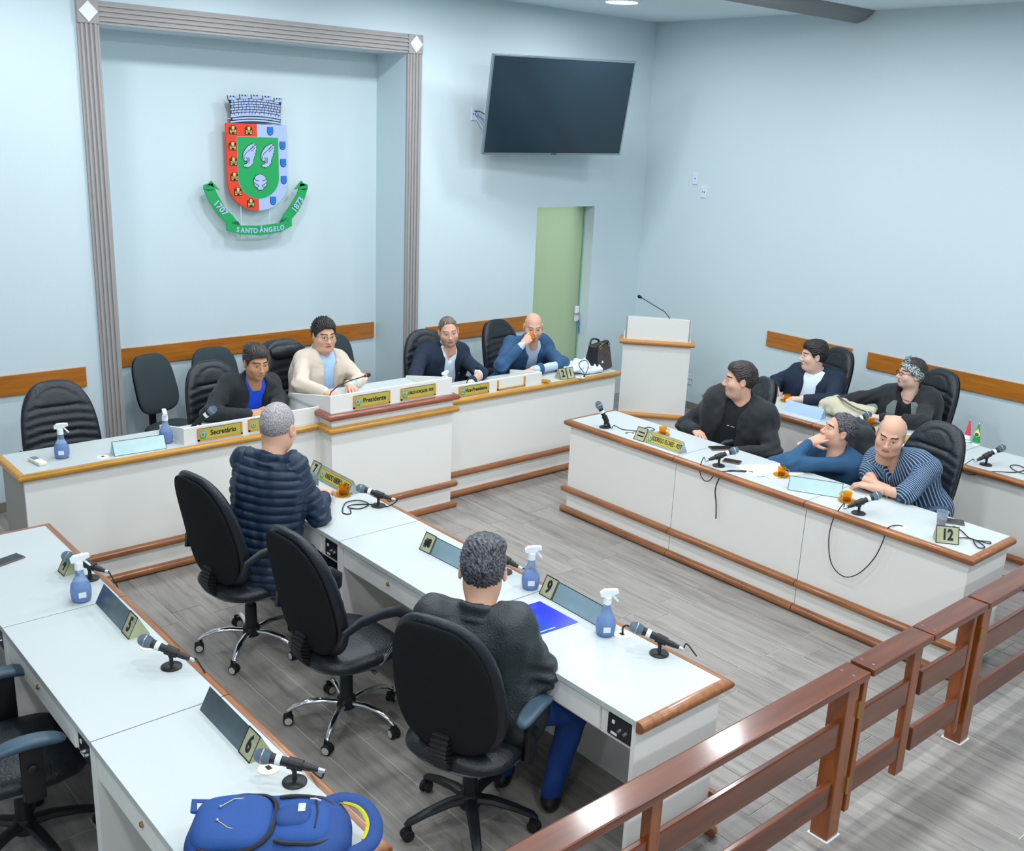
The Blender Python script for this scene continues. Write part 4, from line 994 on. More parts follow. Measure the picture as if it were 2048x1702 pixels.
tag(MB().tube(spline([(-5.49, -5.0, .752), (-5.492, -5.0, .785), (-5.478, -5.01, .795), (-5.465, -5.02, .785)]), .0045, 6).build('cable', 'ink', None, True), 'short black cable stub rising from the cable cover beside the spray bottle', 'cable')

def grommet(x, y, z, lab):
    t = thing('cable_cover', lab, 'cable cover', (x, y, z)); MB().lathe([(0, 0), (.038, 0), (.037, .003), (.03, .0045), (0, .0045)], 28).build('disc', 'ivory', t, True)
    MB().box(-.008, .008, -.012, .012, .0045, .0055).build('slot', 'plate_black', t); return t
for x, y, z, l in ((-6.532, -1.569, .821, 'ivory cable cover on the dais left of the blank sign'), (-2.463, -1.641, .821, 'ivory cable cover under the cable loop on the dais'), (-5.497, -5.0, .75, 'ivory cable cover beside the spray bottle on the middle row'), (-7.184, -3.887, .75, 'ivory cable cover between number 5 sign and microphone, left row'), (-7.193, -4.94, .75, 'ivory cable cover beside the number 6 sign'), (-3.15, -2.90, .75, 'ivory cable cover left of the number 11 sign'), (-3.13, -3.95, .75, 'ivory cable cover in front of the papers'), (-3.195, -5.06, .75, 'ivory cable cover at the end of the hanging cable'), (-1.5, -5.12, .75, 'ivory cable cover by the right edge of the picture')):
    grommet(x, y, z, l)
# dark slots cut along the far edge of the middle and left desks
def slot(x, y0, y1, z, lab): tag(MB().box(x-.002, x+.002, y0, y1, z, z+.0008).build('cable_slot', 'plate_black'), lab, 'slot')

def spray(lab, x, y, z, deg, level=.06, s=1.0):
    t = thing('spray_bottle', lab, 'spray bottle', (x, y, z), math.radians(deg)); t.scale = (s, s, s)
    MB().lathe([(0, 0), (.034, 0), (.040, .006), (.044, .025), (.045, .05), (.041, .078), (.030, .10), (.021, .118), (.0175, .135), (.0175, .16), (0, .16)], 28).build('bottle', 'spray_blue', t, True)
    MB().lathe([(0, .003), (.038, .006), (.0415, .03), (.0425, level), (0, level)], 24).build('liquid', 'spray_liquid', t, True)
    MB().lathe([(0, .15), (.0185, .15), (.0185, .182), (.014, .186), (0, .186)], 18).build('collar', 'white_plastic', t, True)
    q = MB(); q.prism([(-.032, .186), (-.034, .202), (-.020, .215), (.012, .218), (.044, .217), (.047, .203), (.030, .198), (.014, .186)], -.012, .012, 0, Matrix.Rotation(PI/2, 4, 'X'))
    q.tube([(.02, 0, .20), (.026, 0, .185), (.040, 0, .168), (.048, 0, .158)], [.007, .006, .005, .004], 6); q.build('trigger_head', 'white_plastic', t, True, 30)
    MB().box(-.018, .014, -.0462, -.044, .03, .055).build('label', 'label_white', t); return t
spray('blue spray bottle on the left end of the dais, nozzle to the right', -6.733, -1.443, .821, -20, .075)
spray('blue spray bottle right behind the blank sign on the dais', -6.096, -1.494, .821, 75, .08)
spray('blue spray bottle beside the number 4 sign, left row', -7.258, -3.299, .75, -8, .07, 1.02)
spray('blue spray bottle left of the number 9 sign, middle row', -5.506, -4.40, .75, -35, .06)
spray('blue spray bottle right of the number 9 sign, middle row', -5.551, -4.95, .75, -35, .06)
sp = thing('spray_bottle', 'white bottle head showing above the raised board near the navy suit', 'spray bottle', (-3.66, -1.28, .821), .5); MB().lathe([(0, 0), (.03, 0), (.03, .07), (.016, .095), (.016, .11), (0, .11)], 18).build('bottle', 'white_plastic', sp, True)
MB().prism([(-.05, .11), (-.05, .125), (.04, .13), (.05, .112), (.02, .105)], -.012, .012, 0, Matrix.Rotation(PI/2, 4, 'X')).build('nozzle', 'white_plastic', sp)

def cup(lab, x, y, z, deg, held=False):
    t = thing('coffee_cup', lab, 'cup', (x, y, z), math.radians(deg))
    if not held:
        MB().lathe([(0, .002), (.022, .002), (.05, .008), (.055, .012), (.054, .0135), (.022, .006), (0, .006)], 28).build('saucer', 'amber_glass', t, True)
    MB().lathe([(0, .006), (.021, .006), (.024, .02), (.028, .062), (.0265, .062), (.0225, .02), (.019, .010), (0, .010)], 28).build('cup_body', 'amber_glass', t, True)
    MB().lathe([(0, .011), (.0185, .011), (.022, .022), (0, .022)], 20).build('coffee', 'coffee', t, True)
    MB().tube(spline([(.026, 0, .052), (.045, 0, .05), (.046, 0, .032), (.024, 0, .026)]), .0032, 6).build('handle', 'amber_glass', t, True); return t
cup('amber glass cup on saucer in front of the man in the quilted jacket', -5.572, -2.802, .75, -25)
cup('amber glass cup behind the number 11 sign', -2.985, -3.04, .75, -60)
cup('amber glass cup beside the papers and the tilted blank sign', -3.023, -4.108, .75, -70)
cup('amber glass cup in front of the man in the striped shirt', -3.088, -4.636, .75, 100)
cup('amber glass cup beside the pale blue sign, right wall row', -1.323, -2.971, .75, 100)
cup('amber glass cup in front of the woman with the headscarf', -1.359, -3.774, .75, 60)
sa = thing('saucer', 'amber glass saucer at the end of the right dais board', 'saucer', (-2.85, -1.60, .821)); MB().lathe([(0, .002), (.022, .002), (.05, .010), (.055, .014), (.054, .0155), (.022, .006), (0, .006)], 28).build('dish', 'amber_glass', sa, True)

def phone(lab, x, y, z, deg, w_=.037, l_=.075, c='phone_dark'):
    t = thing('phone', lab, 'phone', (x, y, z), math.radians(deg)); mat('phone_dark', (40, 38, 40), .2); mat('phone_case', (110, 95, 90), .5)
    MB().box(-w_, w_, -l_, l_, .0, .009, 0, .004).build('case', 'phone_case', t); MB().box(-w_+.003, w_-.003, -l_+.003, l_-.003, .009, .0096).build('screen_panel', 'phone_dark', t); return t
phone('dark phone lying at the left edge on the far left desk', -7.40, -2.672, .75, -72, .036, .075)
phone('phone lying right of the microphone on the right front row', -3.06, -3.735, .75, 22, .038, .06)
phone('large phone at the back edge of the right front row near the sleeve', -2.885, -3.50, .75, 60, .042, .08)
phone('black phone behind the plastic cup on the right front row', -2.865, -5.20, .75, 30, .04, .07)
re = thing('remote_control', 'ivory remote control on the left end of the dais', 'remote control', (-6.885, -1.465, .821), .15)
MB().box(-.025, .025, -.075, .075, 0, .022, 0, .008).build('case', 'ivory', re, True, 30); MB().box(-.018, .018, .005, .062, .0215, .0235).build('display', mat('remote_display', (90, 130, 150), .3), re)
q = MB()
for i in range(3):
    for j in range(2): q.box(-.014+.016*j, -.004+.016*j, -.012-.018*i, -.002-.018*i, .0215, .0245)
q.build('buttons', 'label_white', re)

# folder, papers
fo = thing('folder', 'glossy blue printed folder on the middle row desk', 'folder', (-5.74, -4.67, .75), 0)
def gradient_mat():
    m = bpy.data.materials.new('folder_print'); m.use_nodes = True; N = m.node_tree.nodes; L = m.node_tree.links; b = N['Principled BSDF']; b.inputs['Roughness'].default_value = .12; b.inputs['Coat Weight'].default_value = .6
    tc = N.new('ShaderNodeTexCoord'); sp_ = N.new('ShaderNodeSeparateXYZ'); L.new(tc.outputs['Generated'], sp_.inputs[0]); n = N.new('ShaderNodeTexNoise'); n.inputs['Scale'].default_value = 3; n.inputs['Detail'].default_value = 6
    ad = N.new('ShaderNodeMath'); ad.operation = 'MULTIPLY_ADD'; ad.inputs[1].default_value = .35; L.new(n.outputs[0], ad.inputs[0]); L.new(sp_.outputs[0], ad.inputs[2])
    r = N.new('ShaderNodeValToRGB'); e = r.color_ramp.elements; e[0].position = .25; e[0].color = lin((8, 50, 80)); e[1].position = 1.1 if False else 1.0; e[1].color = lin((34, 46, 225)); x = e.new(.6); x.color = lin((14, 70, 170)); L.new(ad.outputs[0], r.inputs[0]); L.new(r.outputs[0], b.inputs['Base Color'])
    MATS['folder_print'] = m
gradient_mat()
def quadslab(pts, z0, z1): return MB().prism(pts, z0, z1)
FP = [(.165, .125), (.165, -.135), (-.145, -.115), (-.20, .15)]
quadslab(FP, .003, .006).build('cover', 'folder_print', fo); quadslab([(x*1.01+.002, y*1.01-.003) for x, y in FP], 0, .003).build('inner_pages', 'paper', fo)
text('lettering', 'Câmara Municipal de Vereadores', .012, 'label_white', fo, TR(-.02, -.105, .0062) @ RZ(-.06), .0003, .8)
for i, (dx_, dy_, a) in enumerate(((0, 0, 0), (.02, -.05, .15), (-.03, .03, -.12))):
    p = thing('paper_sheet', ['topmost white sheet of the loose papers under the elbow', 'white sheet sticking out right under the topmost of the loose papers', 'white sheet sticking out left under the topmost of the loose papers'][i], 'paper', (-2.99+dx_, -3.99+dy_, .75+.0016*(2-i)), 1.2+a)
    MB().box(-.105, .105, -.148, .148, 0, .0012).build('sheet', 'paper', p)
    if i == 0:
        q = MB()
        for k in range(14): q.box(-.08, .02+.05*math.sin(k*2.1), -.12+k*.017, -.117+k*.017, .0012, .0014)
        q.build('printed_lines', mat('print_grey', (176, 186, 196), .8), p)

# plastic cup with coffee
pc = thing('plastic_cup', 'clear plastic cup half full of coffee beside the number 12 sign', 'cup', (-2.975, -5.19, .75))
MB().lathe([(0, 0), (.024, 0), (.034, .088), (.0355, .09), (.033, .088), (.0233, .002), (0, .002)], 28).build('cup_wall', mat('clear_plastic', (232, 240, 250), .15, trans=.85, ior=1.2), pc, True)
MB().lathe([(0, .003), (.0232, .003), (.0275, .045), (0, .045)], 24).build('coffee', mat('coffee_milk', (120, 104, 98), .4), pc, True)

# little flags on the right wall row
def flag(lab, x, y, kind):
    t = thing('table_flag', lab, 'flag', (x, y, .75)); MB().lathe([(0, 0), (.03, 0), (.03, .006), (.004, .01), (.0025, .17), (0, .172)], 12).build('pole', 'white_plastic', t, True)
    def cone(z0, z1, r0, r1, m, nm): MB().lathe([(0, z0), (r0, z0), (r1, z1), (0, z1)], 14, 0, Matrix.Diagonal((.6, 1, 1, 1))).build(nm, m, t, True)
    if kind: 
        cone(.02, .16, .030, .004, mat('flag_green', (20, 150, 70), .7), 'flag_cloth'); MB().lathe([(0, 0), (.024, .045), (0, .09)], 4, 0, TR(-.008, 0, .035) @ Matrix.Diagonal((.5, 1, 1, 1))).build('yellow_lozenge', mat('flag_yellow', (240, 225, 60), .7), t)
        MB().ball((-.012, 0, .08), (.012, .0145, .0145)).build('blue_disc', mat('flag_blue', (40, 80, 190), .7), t, True)
    else: cone(.05, .165, .022, .006, mat('flag_red', (225, 60, 80), .7), 'flag_cloth'); cone(.02, .05, .026, .022, 'white_plastic', 'white_band')
flag('small red and white table flag on the right wall row', -1.12, -4.44, 0); flag('small green and yellow table flag with blue disc on the right wall row', -1.14, -4.52, 1)

# handbag, towel, beige bag, backpack
hb = thing('handbag', 'dark brown patterned handbag with black sides and gold rings on the dais', 'handbag', (-2.10, -1.49, .821), .30)
v = [(-.15, -.075, 0), (.15, -.075, 0), (.15, .075, 0), (-.15, .075, 0), (-.115, -.045, .235), (.115, -.045, .235), (.115, .045, .235), (-.115, .045, .235)]
mat('monogram_brown', (74, 64, 62), .55, vary=(40, .35)); mat('bag_black', (28, 32, 38), .35)
bm = bmesh.new(); vv = [bm.verts.new(p) for p in v]; [bm.faces.new([vv[i] for i in f]) for f in [(0,3,2,1),(4,5,6,7),(0,1,5,4),(1,2,6,5),(2,3,7,6),(3,0,4,7)]]; bmesh.ops.bevel(bm, geom=list(bm.edges), offset=.008, segments=2, affect='EDGES')
MB().bm(bm).build('bag_body', 'monogram_brown', hb, True, 40)
for s in (-1, 1):
    q = MB(); q.prism([(-.070, .004), (.070, .004), (.044, .230), (0, .215), (-.044, .230)], 0, .006, 0, TR(s*.151-(.006 if s > 0 else 0), 0, 0) @ Matrix.Rotation(-.15*s, 4, 'Y') @ Matrix.Rotation(PI/2, 4, 'Z') @ Matrix.Rotation(PI/2, 4, 'X')); q.build('side_panel', 'bag_black', hb)
for s in (-1, 1):
    MB().tube(spline([(-.085, s*.045, .225), (-.075, s*.05, .252), (-.03, s*.06, .268), (.03, s*.06, .262), (.075, s*.05, .248), (.085, s*.045, .225)]), .009, 8).build('handle', 'bag_black', hb, True)
    for x in (-.085, .085):
        q = MB(); q.tube([(x+.014*math.cos(a), s*.055, .222+.018*math.sin(a)) for a in [2*PI*i/12 for i in range(13)]], .003, 6); q.build('ring', mat('gold_metal', (225, 205, 120), .25, .9), hb, True)
MB().box(-.10, .10, -.035, .035, .228, .238, 0, .004).build('zip_top', 'bag_black', hb); MB().box(-.05, .02, -.038, -.032, .232, .242, 0, .002).build('zip_pull', 'gold_metal', hb)
def blob(name, lab, cat, lo, hi, h, fn, m, disp=0, it=2, parent=None):
    s = SDF(lo, hi, h); fn(s); co, fs = s.mesh(); co = smooth_v(co, fs, it)
    if disp: co = co+vnormals(co, fs)*(disp(co))[:, None]
    o = qmesh(name, co, fs, m, parent)
    if lab: tag(o, lab, cat)
    return o
def towel(s):
    R_ = np.random.RandomState(5)
    s.ell((-2.30, -1.47, .845), (.14, .09, .022), RZ(-.3), .01)
    for i in range(26):
        a = -2.42+.27*R_.rand(); b_ = -1.58+.20*R_.rand(); z = .838+.055*(a+2.42)/.27*R_.rand()+.02*R_.rand(); th = R_.rand()*3.1; l_ = .05
        s.cap((a-l_*math.cos(th), b_-l_*.6*math.sin(th), z), (a+l_*math.cos(th), b_+l_*.6*math.sin(th), z+.012), .014, .018, .008)
    s.cap((-2.21, -1.56, .86), (-2.17, -1.46, .935), .022, .016, .01); s.cap((-2.27, -1.55, .87), (-2.23, -1.45, .92), .02, .016, .01); s.cap((-2.36, -1.50, .87), (-2.33, -1.42, .905), .02, .016, .01); s.cap((-2.36, -1.585, .842), (-2.18, -1.60, .846), .022, .024, .01)
    s.F[:, :, :1] = 1
blob('towel', 'crumpled fluffy white towel on the dais in front of the handbag', 'towel', (-2.52, -1.64, .8215), (-2.08, -1.28, 1.0), .006, towel, mat('towel_white', (226, 240, 246), .95, bump=(300, .6)), lambda c: .004*vnoise(c, 45, 2))
def bag2(s):
    s.ell((-1.33, -3.56, .81), (.13, .20, .07), RZ(.2), .03); s.ell((-1.36, -3.44, .845), (.10, .10, .06), None, .03); s.cap((-1.42, -3.38, .84), (-1.25, -3.72, .84), .035, .03, .02)
    for i in range(5): s.cap((-1.45, -3.38-.07*i, .80), (-1.30, -3.42-.07*i, .885-.015*i), .02, .026, .02)
    s.F[:, :, :1] = 1
bg = thing('shoulder_bag', 'slouchy beige bag with dark strap on the desk before the woman with headscarf', 'handbag', (0, 0, 0))
blob('bag_body', None, None, (-1.52, -3.80, .7505), (-1.16, -3.26, .93), .007, bag2, mat('beige_cloth', (196, 190, 166), .85, bump=(120, .3)), lambda c: .005*vnoise(c, 30, 4), 2, bg)
MB().tube(spline([(-1.34, -3.45, .91), (-1.40, -3.55, .90), (-1.42, -3.66, .875), (-1.38, -3.76, .85)]), .011, 8, flat=.4).build('strap', mat('strap_taupe', (86, 76, 66), .6), bg, True)

# coat hung on the chair back of the right front row
def coat(s):
    s.cap((-2.30, -4.20, .86), (-2.10, -3.98, .88), .075, .08, .05); s.cap((-2.31, -4.18, .76), (-2.12, -3.98, .78), .07, .07, .05); s.cap((-2.27, -4.14, .96), (-2.15, -4.02, .97), .05, .05, .04)
    s.cap((-2.25, -4.11, .50), (-2.19, -4.04, .92), .055, .07, .06)
# ------------------------------------------------------------------ people
mat('skin', (216, 168, 144), .5, spec=.35); mat('skin_pale', (222, 182, 164), .5, spec=.35); mat('skin_tan', (198, 146, 112), .5, spec=.35)
mat('lip', (204, 138, 122), .5); mat('lip_dark', (140, 82, 74), .6); mat('eye_white', (206, 198, 192), .3); mat('iris', (44, 30, 24), .2)
mat('stubble', (198, 156, 138), .7); mat('brow_dark', (58, 44, 38), .8); mat('brow_grey', (120, 104, 98), .8)
def hair_mat(name, c1, c2, sc_=60):
    m = bpy.data.materials.new(name); m.use_nodes = True; N = m.node_tree.nodes; L = m.node_tree.links; b = N['Principled BSDF']; b.inputs['Roughness'].default_value = .55
    tc = N.new('ShaderNodeTexCoord'); mp = N.new('ShaderNodeMapping'); mp.inputs['Scale'].default_value = (2.2, .5, 1); L.new(tc.outputs['Object'], mp.inputs[0])
    n = N.new('ShaderNodeTexNoise'); n.inputs['Scale'].default_value = sc_; n.inputs['Detail'].default_value = 5; L.new(mp.outputs[0], n.inputs['Vector'])
    r = N.new('ShaderNodeValToRGB'); r.color_ramp.elements[0].position = .4; r.color_ramp.elements[1].position = .66; r.color_ramp.elements[0].color = lin(c1); r.color_ramp.elements[1].color = lin(c2)
    L.new(n.outputs[0], r.inputs[0]); L.new(r.outputs[0], b.inputs['Base Color']); bp = N.new('ShaderNodeBump'); bp.inputs['Strength'].default_value = .7; bp.inputs['Distance'].default_value = .004
    L.new(n.outputs[0], bp.inputs['Height']); L.new(bp.outputs[0], b.inputs['Normal']); MATS[name] = m
hair_mat('hair_black', (20, 18, 20), (44, 40, 44)); hair_mat('hair_dark', (36, 30, 30), (70, 60, 58)); hair_mat('hair_salt', (30, 30, 36), (112, 112, 120), 90)
hair_mat('hair_grey', (128, 122, 124), (188, 182, 184), 110); hair_mat('hair_brown_grey', (70, 60, 54), (150, 134, 122), 80)

def np3(v): return np.array([float(x) for x in v])
def unit(v): v = np3(v); return v/np.linalg.norm(v)
def frame(f, up):
    f = unit(f); z = np3(up)-f*np.dot(np3(up), f); z = unit(z); x = np.cross(f, z); return np.stack([x, f, z], 1)   # columns right, forward, up

def build_head(fat=1.0, female=False, smile=False):
    s = SDF((-.125, -.155, -.215), (.125, .145, .155), .0036)
    s.ell((0, -.012, .030), (.075, .097, .090), None, .02)
    s.ell((0, .022, -.040), (.060*fat, .068, .074), None, .04)
    s.ell((0, .060, -.092), (.024*fat, .024, .020), None, .03)
    for q in (-1, 1):
        s.ell((q*.043*fat, .006, -.060), (.020*fat, .034, .034), None, .035)
        s.ell((q*.040*fat, .058, -.028), (.023, .022, .022), None, .03)
    if fat > 1.1: s.ell((0, .02, -.105), (.055*fat, .05, .03), None, .04)
    s.cap((-.034, .080, .022), (.034, .080, .022), .011, None, .025)
    for q in (-1, 1): s.ell((q*.032, .097, .003), (.019, .013, .0105), None, .014, True)
    s.cap((0, .088, .010), (0, .108, -.026), .0075, .010, .014)
    s.ell((0, .109, -.032), (.0125, .0125, .0105), None, .010)
    for q in (-1, 1): s.ell((q*.0125, .099, -.037), (.0075, .0095, .007), None, .008)
    s.ell((0, .083, -.0605), (.026, .0135, .0065), None, .009); s.ell((0, .082, -.0705), (.022, .0135, .0075), None, .009)
    s.cap((-.021, .0985, -.0655), (.021, .0985, -.0655), .0030, None, .003, True)
    for q in (-1, 1):
        s.ell((q*.082, -.012, -.004), (.0085, .020, .033), Matrix.Rotation(q*-.30, 4, 'Z') @ Matrix.Rotation(.12, 4, 'X'), .006)
        s.ell((q*.090, -.008, .0), (.005, .010, .018), Matrix.Rotation(q*-.30, 4, 'Z'), .004, True)
        s.cap((q*.018, .0875, .0098), (q*.046, .080, .0085), .0046, None, .005); s.cap((q*.019, .086, -.0075), (q*.045, .079, -.0065), .0036, None, .005)
    s.cap((0, -.022, -.06), (0, -.040, -.21), .053*(fat*.5+.5), .060*(fat*.5+.5), .035)
    co, fs = s.mesh(); return smooth_v(co, fs, 1, .4), fs
HEADS = {}
def head_mesh(fat):
    if fat not in HEADS: HEADS[fat] = build_head(fat)
    return HEADS[fat]
def eyeballs():
    V = []; Fq = []; M_ = []
    for q in (-1, 1):
        b = MB(); b.ball((0, 0, 0), .0118, 0, 14); n = len(V)
        for v in b.v: V.append((q*.032+v[0], .0755+v[2]*1.0, .002+v[1]))
        Fq += [tuple(i+n for i in f) for f in b.f]
    V = np.array(V); Fq = np.array(Fq); c = V[Fq].mean(1); mi = np.where((np.abs(np.abs(c[:, 0])-.032) < .0068) & (np.abs(c[:, 2]-.002) < .0075) & (c[:, 1] > .080), 5, 4); return V, Fq, mi

def build_hand(sx, curl=.35, spread=.05, thumb=.5):
    """fingers along +y, back of the hand +z, thumb on side sx"""
    s = SDF((-.075, -.085, -.125), (.075, .215, .06), .0036)
    s.cap((0, -.08, 0), (0, 0, 0), .029, .025, .01)
    kn = [(.031, .082, .0), (.0105, .090, .003), (-.0105, .087, .002), (-.030, .076, -.003)]
    for i, k in enumerate(kn): s.cap((k[0]*.45*sx, .008, 0), (k[0]*sx, k[1], k[2]), .0185, .0115, .012)
    ln = [(.043, .025, .020), (.047, .029, .021), (.043, .027, .020), (.034, .020, .018)]
    for i, k in enumerate(kn):
        p = np.array([k[0]*sx, k[1], k[2]]); a = -curl*.8; sp_ = (k[0]/.03)*spread*sx
        for j, l in enumerate(ln[i]):
            d = np.array([math.sin(sp_)*math.cos(a), math.cos(sp_)*math.cos(a), math.sin(a)]); q = p+d*l; r0, r1 = [(.0098, .0088), (.0088, .0080), (.0080, .0068)][j]
            s.cap(p, q, r0, r1, .003); p = q; a -= curl*(1.1 if j == 0 else .8)
    p = np.array([.018*sx, .018, -.006])
    for l, r0, r1, aa, dz in ((.040, .0155, .0125, thumb, -.25), (.032, .0118, .0105, thumb*.75, -.35), (.026, .0105, .0085, thumb*.45, -.4)):
        d = unit((math.sin(aa)*sx, math.cos(aa), dz)); q = p+d*l; s.cap(p, q, r0, r1, .005); p = q
    co, fs = s.mesh(); return smooth_v(co, fs, 1, .35), fs
HB = [.0, .14, .28, .42, .56, .70, .84, .95]
def person(label, hip, neck, shR, shL, head, face, elR, wrR, elL, wrL, hdR, hdL, garment=None, hair=None, skin='skin', fat=1.0, girth=1.0, headfat=1.0, roll=0.0,
           nR=(0, 0, 1), nL=(0, 0, 1), curlR=.4, curlL=.4, trousers='trouser_black', shoe='shoe_black', knees=None, bare_arm=False, brow='brow_dark', stub=False, hs=1.0, thumbR=.5, thumbL=.5, feet=None, shs=.84):
    """all joints are world positions"""
    hip, neck, shR, shL, head, elR, wrR, elL, wrL = [np3(a) for a in (hip, neck, shR, shL, head, elR, wrR, elL, wrL)]
    root = thing('person', label, 'person', (hip[0], hip[1], 0)); O = np.array([hip[0], hip[1], 0])
    mid_ = (shR+shL)/2; shR = mid_+(shR-mid_)*shs; shL = mid_+(shL-mid_)*shs
    head_R = frame(face, (0, 0, 1))
    if roll: head_R = head_R @ np.array(Matrix.Rotation(roll, 3, 'Y'))
    flat = frame((face[0], face[1], face[2]*.4), (0, 0, 1)); neck = .55*(head+np.array([0, -.050, -.178])*hs @ flat.T)+.45*(np.array([*(.5*(shR+shL))[:2], head[2]-.172*hs]))
    r = unit(shR-shL); up = unit(neck-hip); f = unit(np.cross(up, r)); r = unit(np.cross(f, up)); L = np.linalg.norm(neck-hip)
    hw = .5*np.linalg.norm(shR-shL)*1.04
    # body under the clothes
    def torso(s, extra, k, fr=1.0, u0=0.0, u1=.97):
        for i, u in enumerate(np.linspace(u0, u1, 17)):
            c = hip+up*L*u; w_ = np.interp(u, [0, .25, .5, .75, .9, 1], [.10, .085, .09, .11, .115, .05])*girth*hw/.18; R_ = np.interp(u, [0, .25, .5, .75, .9, 1], [.118, .112, .108, .106, .088, .058])*girth+extra
            bl = np.interp(u, [0, .2, .45, .8, 1], [.0, .03, .025, .0, -.01])*max(0, (girth-.85))*2.5
            s.cap(c-r*w_+f*bl*1.0, c+r*w_+f*bl, R_, None, .012)
        for sh in (shR, shL): s.ell(sh-up*.018, (.050+extra,)*3, None, k)
        s.cap(shR-up*.012, shL-up*.012, .044+extra, None, k); s.cap(shR-up*.0, neck-up*.01, .036+extra, .05+extra*.6, k); s.cap(shL-up*.0, neck-up*.01, .036+extra, .05+extra*.6, k)
    def Hd(p): return head + (np.asarray(p)*hs) @ head_R.T
    nb = Hd((0, -.040, -.17))
    jts = np.stack([hip, neck, shR, shL, elR, wrR, elL, wrL]); lo = jts.min(0)-.22; hi = jts.max(0)+.22
    s = SDF(lo, hi, .009); torso(s, -.026, .03)
    s.cap(neck-up*.03, Hd((0, -.03, -.12)), .056, .052, .03)
    for a, b_, c_ in ((shR, elR, wrR), (shL, elL, wrL)): s.cap(a, b_, .040, .037, .015); s.cap(b_, c_, .038, .0265, .012)
    co, fs = s.mesh(); V = [co]; Fq = [fs]; MI = [np.zeros(len(fs), int)]; n = len(co)
    hv, hf = head_mesh(headfat); c = hv[hf].mean(1); mi = np.zeros(len(hf), int)
    mi[(np.abs(c[:, 0]) < .0235) & (c[:, 2] > -.0765) & (c[:, 2] < -.0565) & (c[:, 1] > .084)] = 1
    mi[(np.abs(c[:, 0]) < .022) & (np.abs(c[:, 2]+.0655) < .0030) & (c[:, 1] > .080)] = 2
    bz = .0245+.007*(1-((np.abs(c[:, 0])-.032)/.024)**2); mi[(np.abs(c[:, 0]) > .011) & (np.abs(c[:, 0]) < .054) & (np.abs(c[:, 2]-bz) < .0042) & (c[:, 1] > .05)] = 3
    if stub: mi[(mi == 0) & (c[:, 2] < -.038-.35*np.maximum(0, .05-c[:, 1])+.30*np.maximum(0, .05-c[:, 1])) & (c[:, 2] > -.125) & (c[:, 1] > -.01) & ~((np.abs(c[:, 0]) < .03) & (c[:, 2] > -.048))] = 6
    V.append(Hd(hv)); Fq.append(hf+n); MI.append(mi); n += len(hv)
    ev, ef, em = eyeballs(); V.append(Hd(ev)); Fq.append(ef+n); MI.append(em); n += len(ev)
    for sx, wr, d, nn_, cu, th in ((-1, wrR, hdR, nR, curlR, thumbR), (1, wrL, hdL, nL, curlL, thumbL)):
        R_ = frame(d, nn_); co, fs = build_hand(sx, cu, thumb=th); V.append(wr+co @ R_.T); Fq.append(fs+n); MI.append(np.zeros(len(fs), int)); n += len(co)
    V = np.concatenate(V)-O; Fq = np.concatenate(Fq); MI = np.concatenate(MI)
    qmesh('body', V, Fq, [skin, 'lip', 'lip_dark', brow, 'eye_white', 'iris', 'stubble'], root, MI)
    # legs
    fh = unit((f[0], f[1], 0)); rh = np.array([fh[1], -fh[0], 0])
    if knees is None: knees = [hip+fh*.40+rh*.13+np.array([0, 0, -.04]), hip+fh*.40-rh*.13+np.array([0, 0, -.04])]
    if feet is None: feet = [np3(k)*np.array([1, 1, 0])+fh*.02+np.array([0, 0, .09]) for k in knees]
    jl = np.stack([hip]+[np3(k) for k in knees]+[np3(q) for q in feet]); s = SDF(jl.min(0)-.17, jl.max(0)+.17, .011)
    s.cap(hip-rh*.09, hip+rh*.09, .125*girth, None, .04)
    for q, k_, ft in ((1, knees[0], feet[0]), (-1, knees[1], feet[1])):
        k_ = np3(k_); ft = np3(ft); s.cap(hip+rh*.09*q, k_, .092*girth, .066, .03); s.cap(k_, ft, .064, .048, .03)
    co, fs = s.mesh(); co = smooth_v(co, fs, 2); co = co+vnormals(co, fs)*(.006*vnoise(co, 38, 3))[:, None]; qmesh('trousers', co-O, fs, trousers, root)
    for i, ft in enumerate(feet):
        ft = np3(ft); s = SDF(ft+np.array([-.2, -.2, -.1]), ft+np.array([.2, .2, .06]), .008)
        s.ell(ft+fh*.07+np.array([0, 0, -.05]), (.045, .13, .04), np.array(Matrix(((fh[1], fh[0], 0), (-fh[0], fh[1], 0), (0, 0, 1)))), .02, pw=2.4); s.cap(ft, ft+np.array([0, 0, -.04]), .042, None, .02)
        co, fs = s.mesh(); qmesh('shoe', co-O, fs, shoe, root)
    P = dict(root=root, O=O, hip=hip, neck=neck, up=up, r=r, f=f, L=L, torso=torso, shR=shR, shL=shL, elR=elR, wrR=wrR, elL=elL, wrL=wrL, Hd=Hd, lo=lo, hi=hi, hs=hs, head_R=head_R, nb=nb, hw=hw, head=head, girth=girth, hf=headfat)
    return P

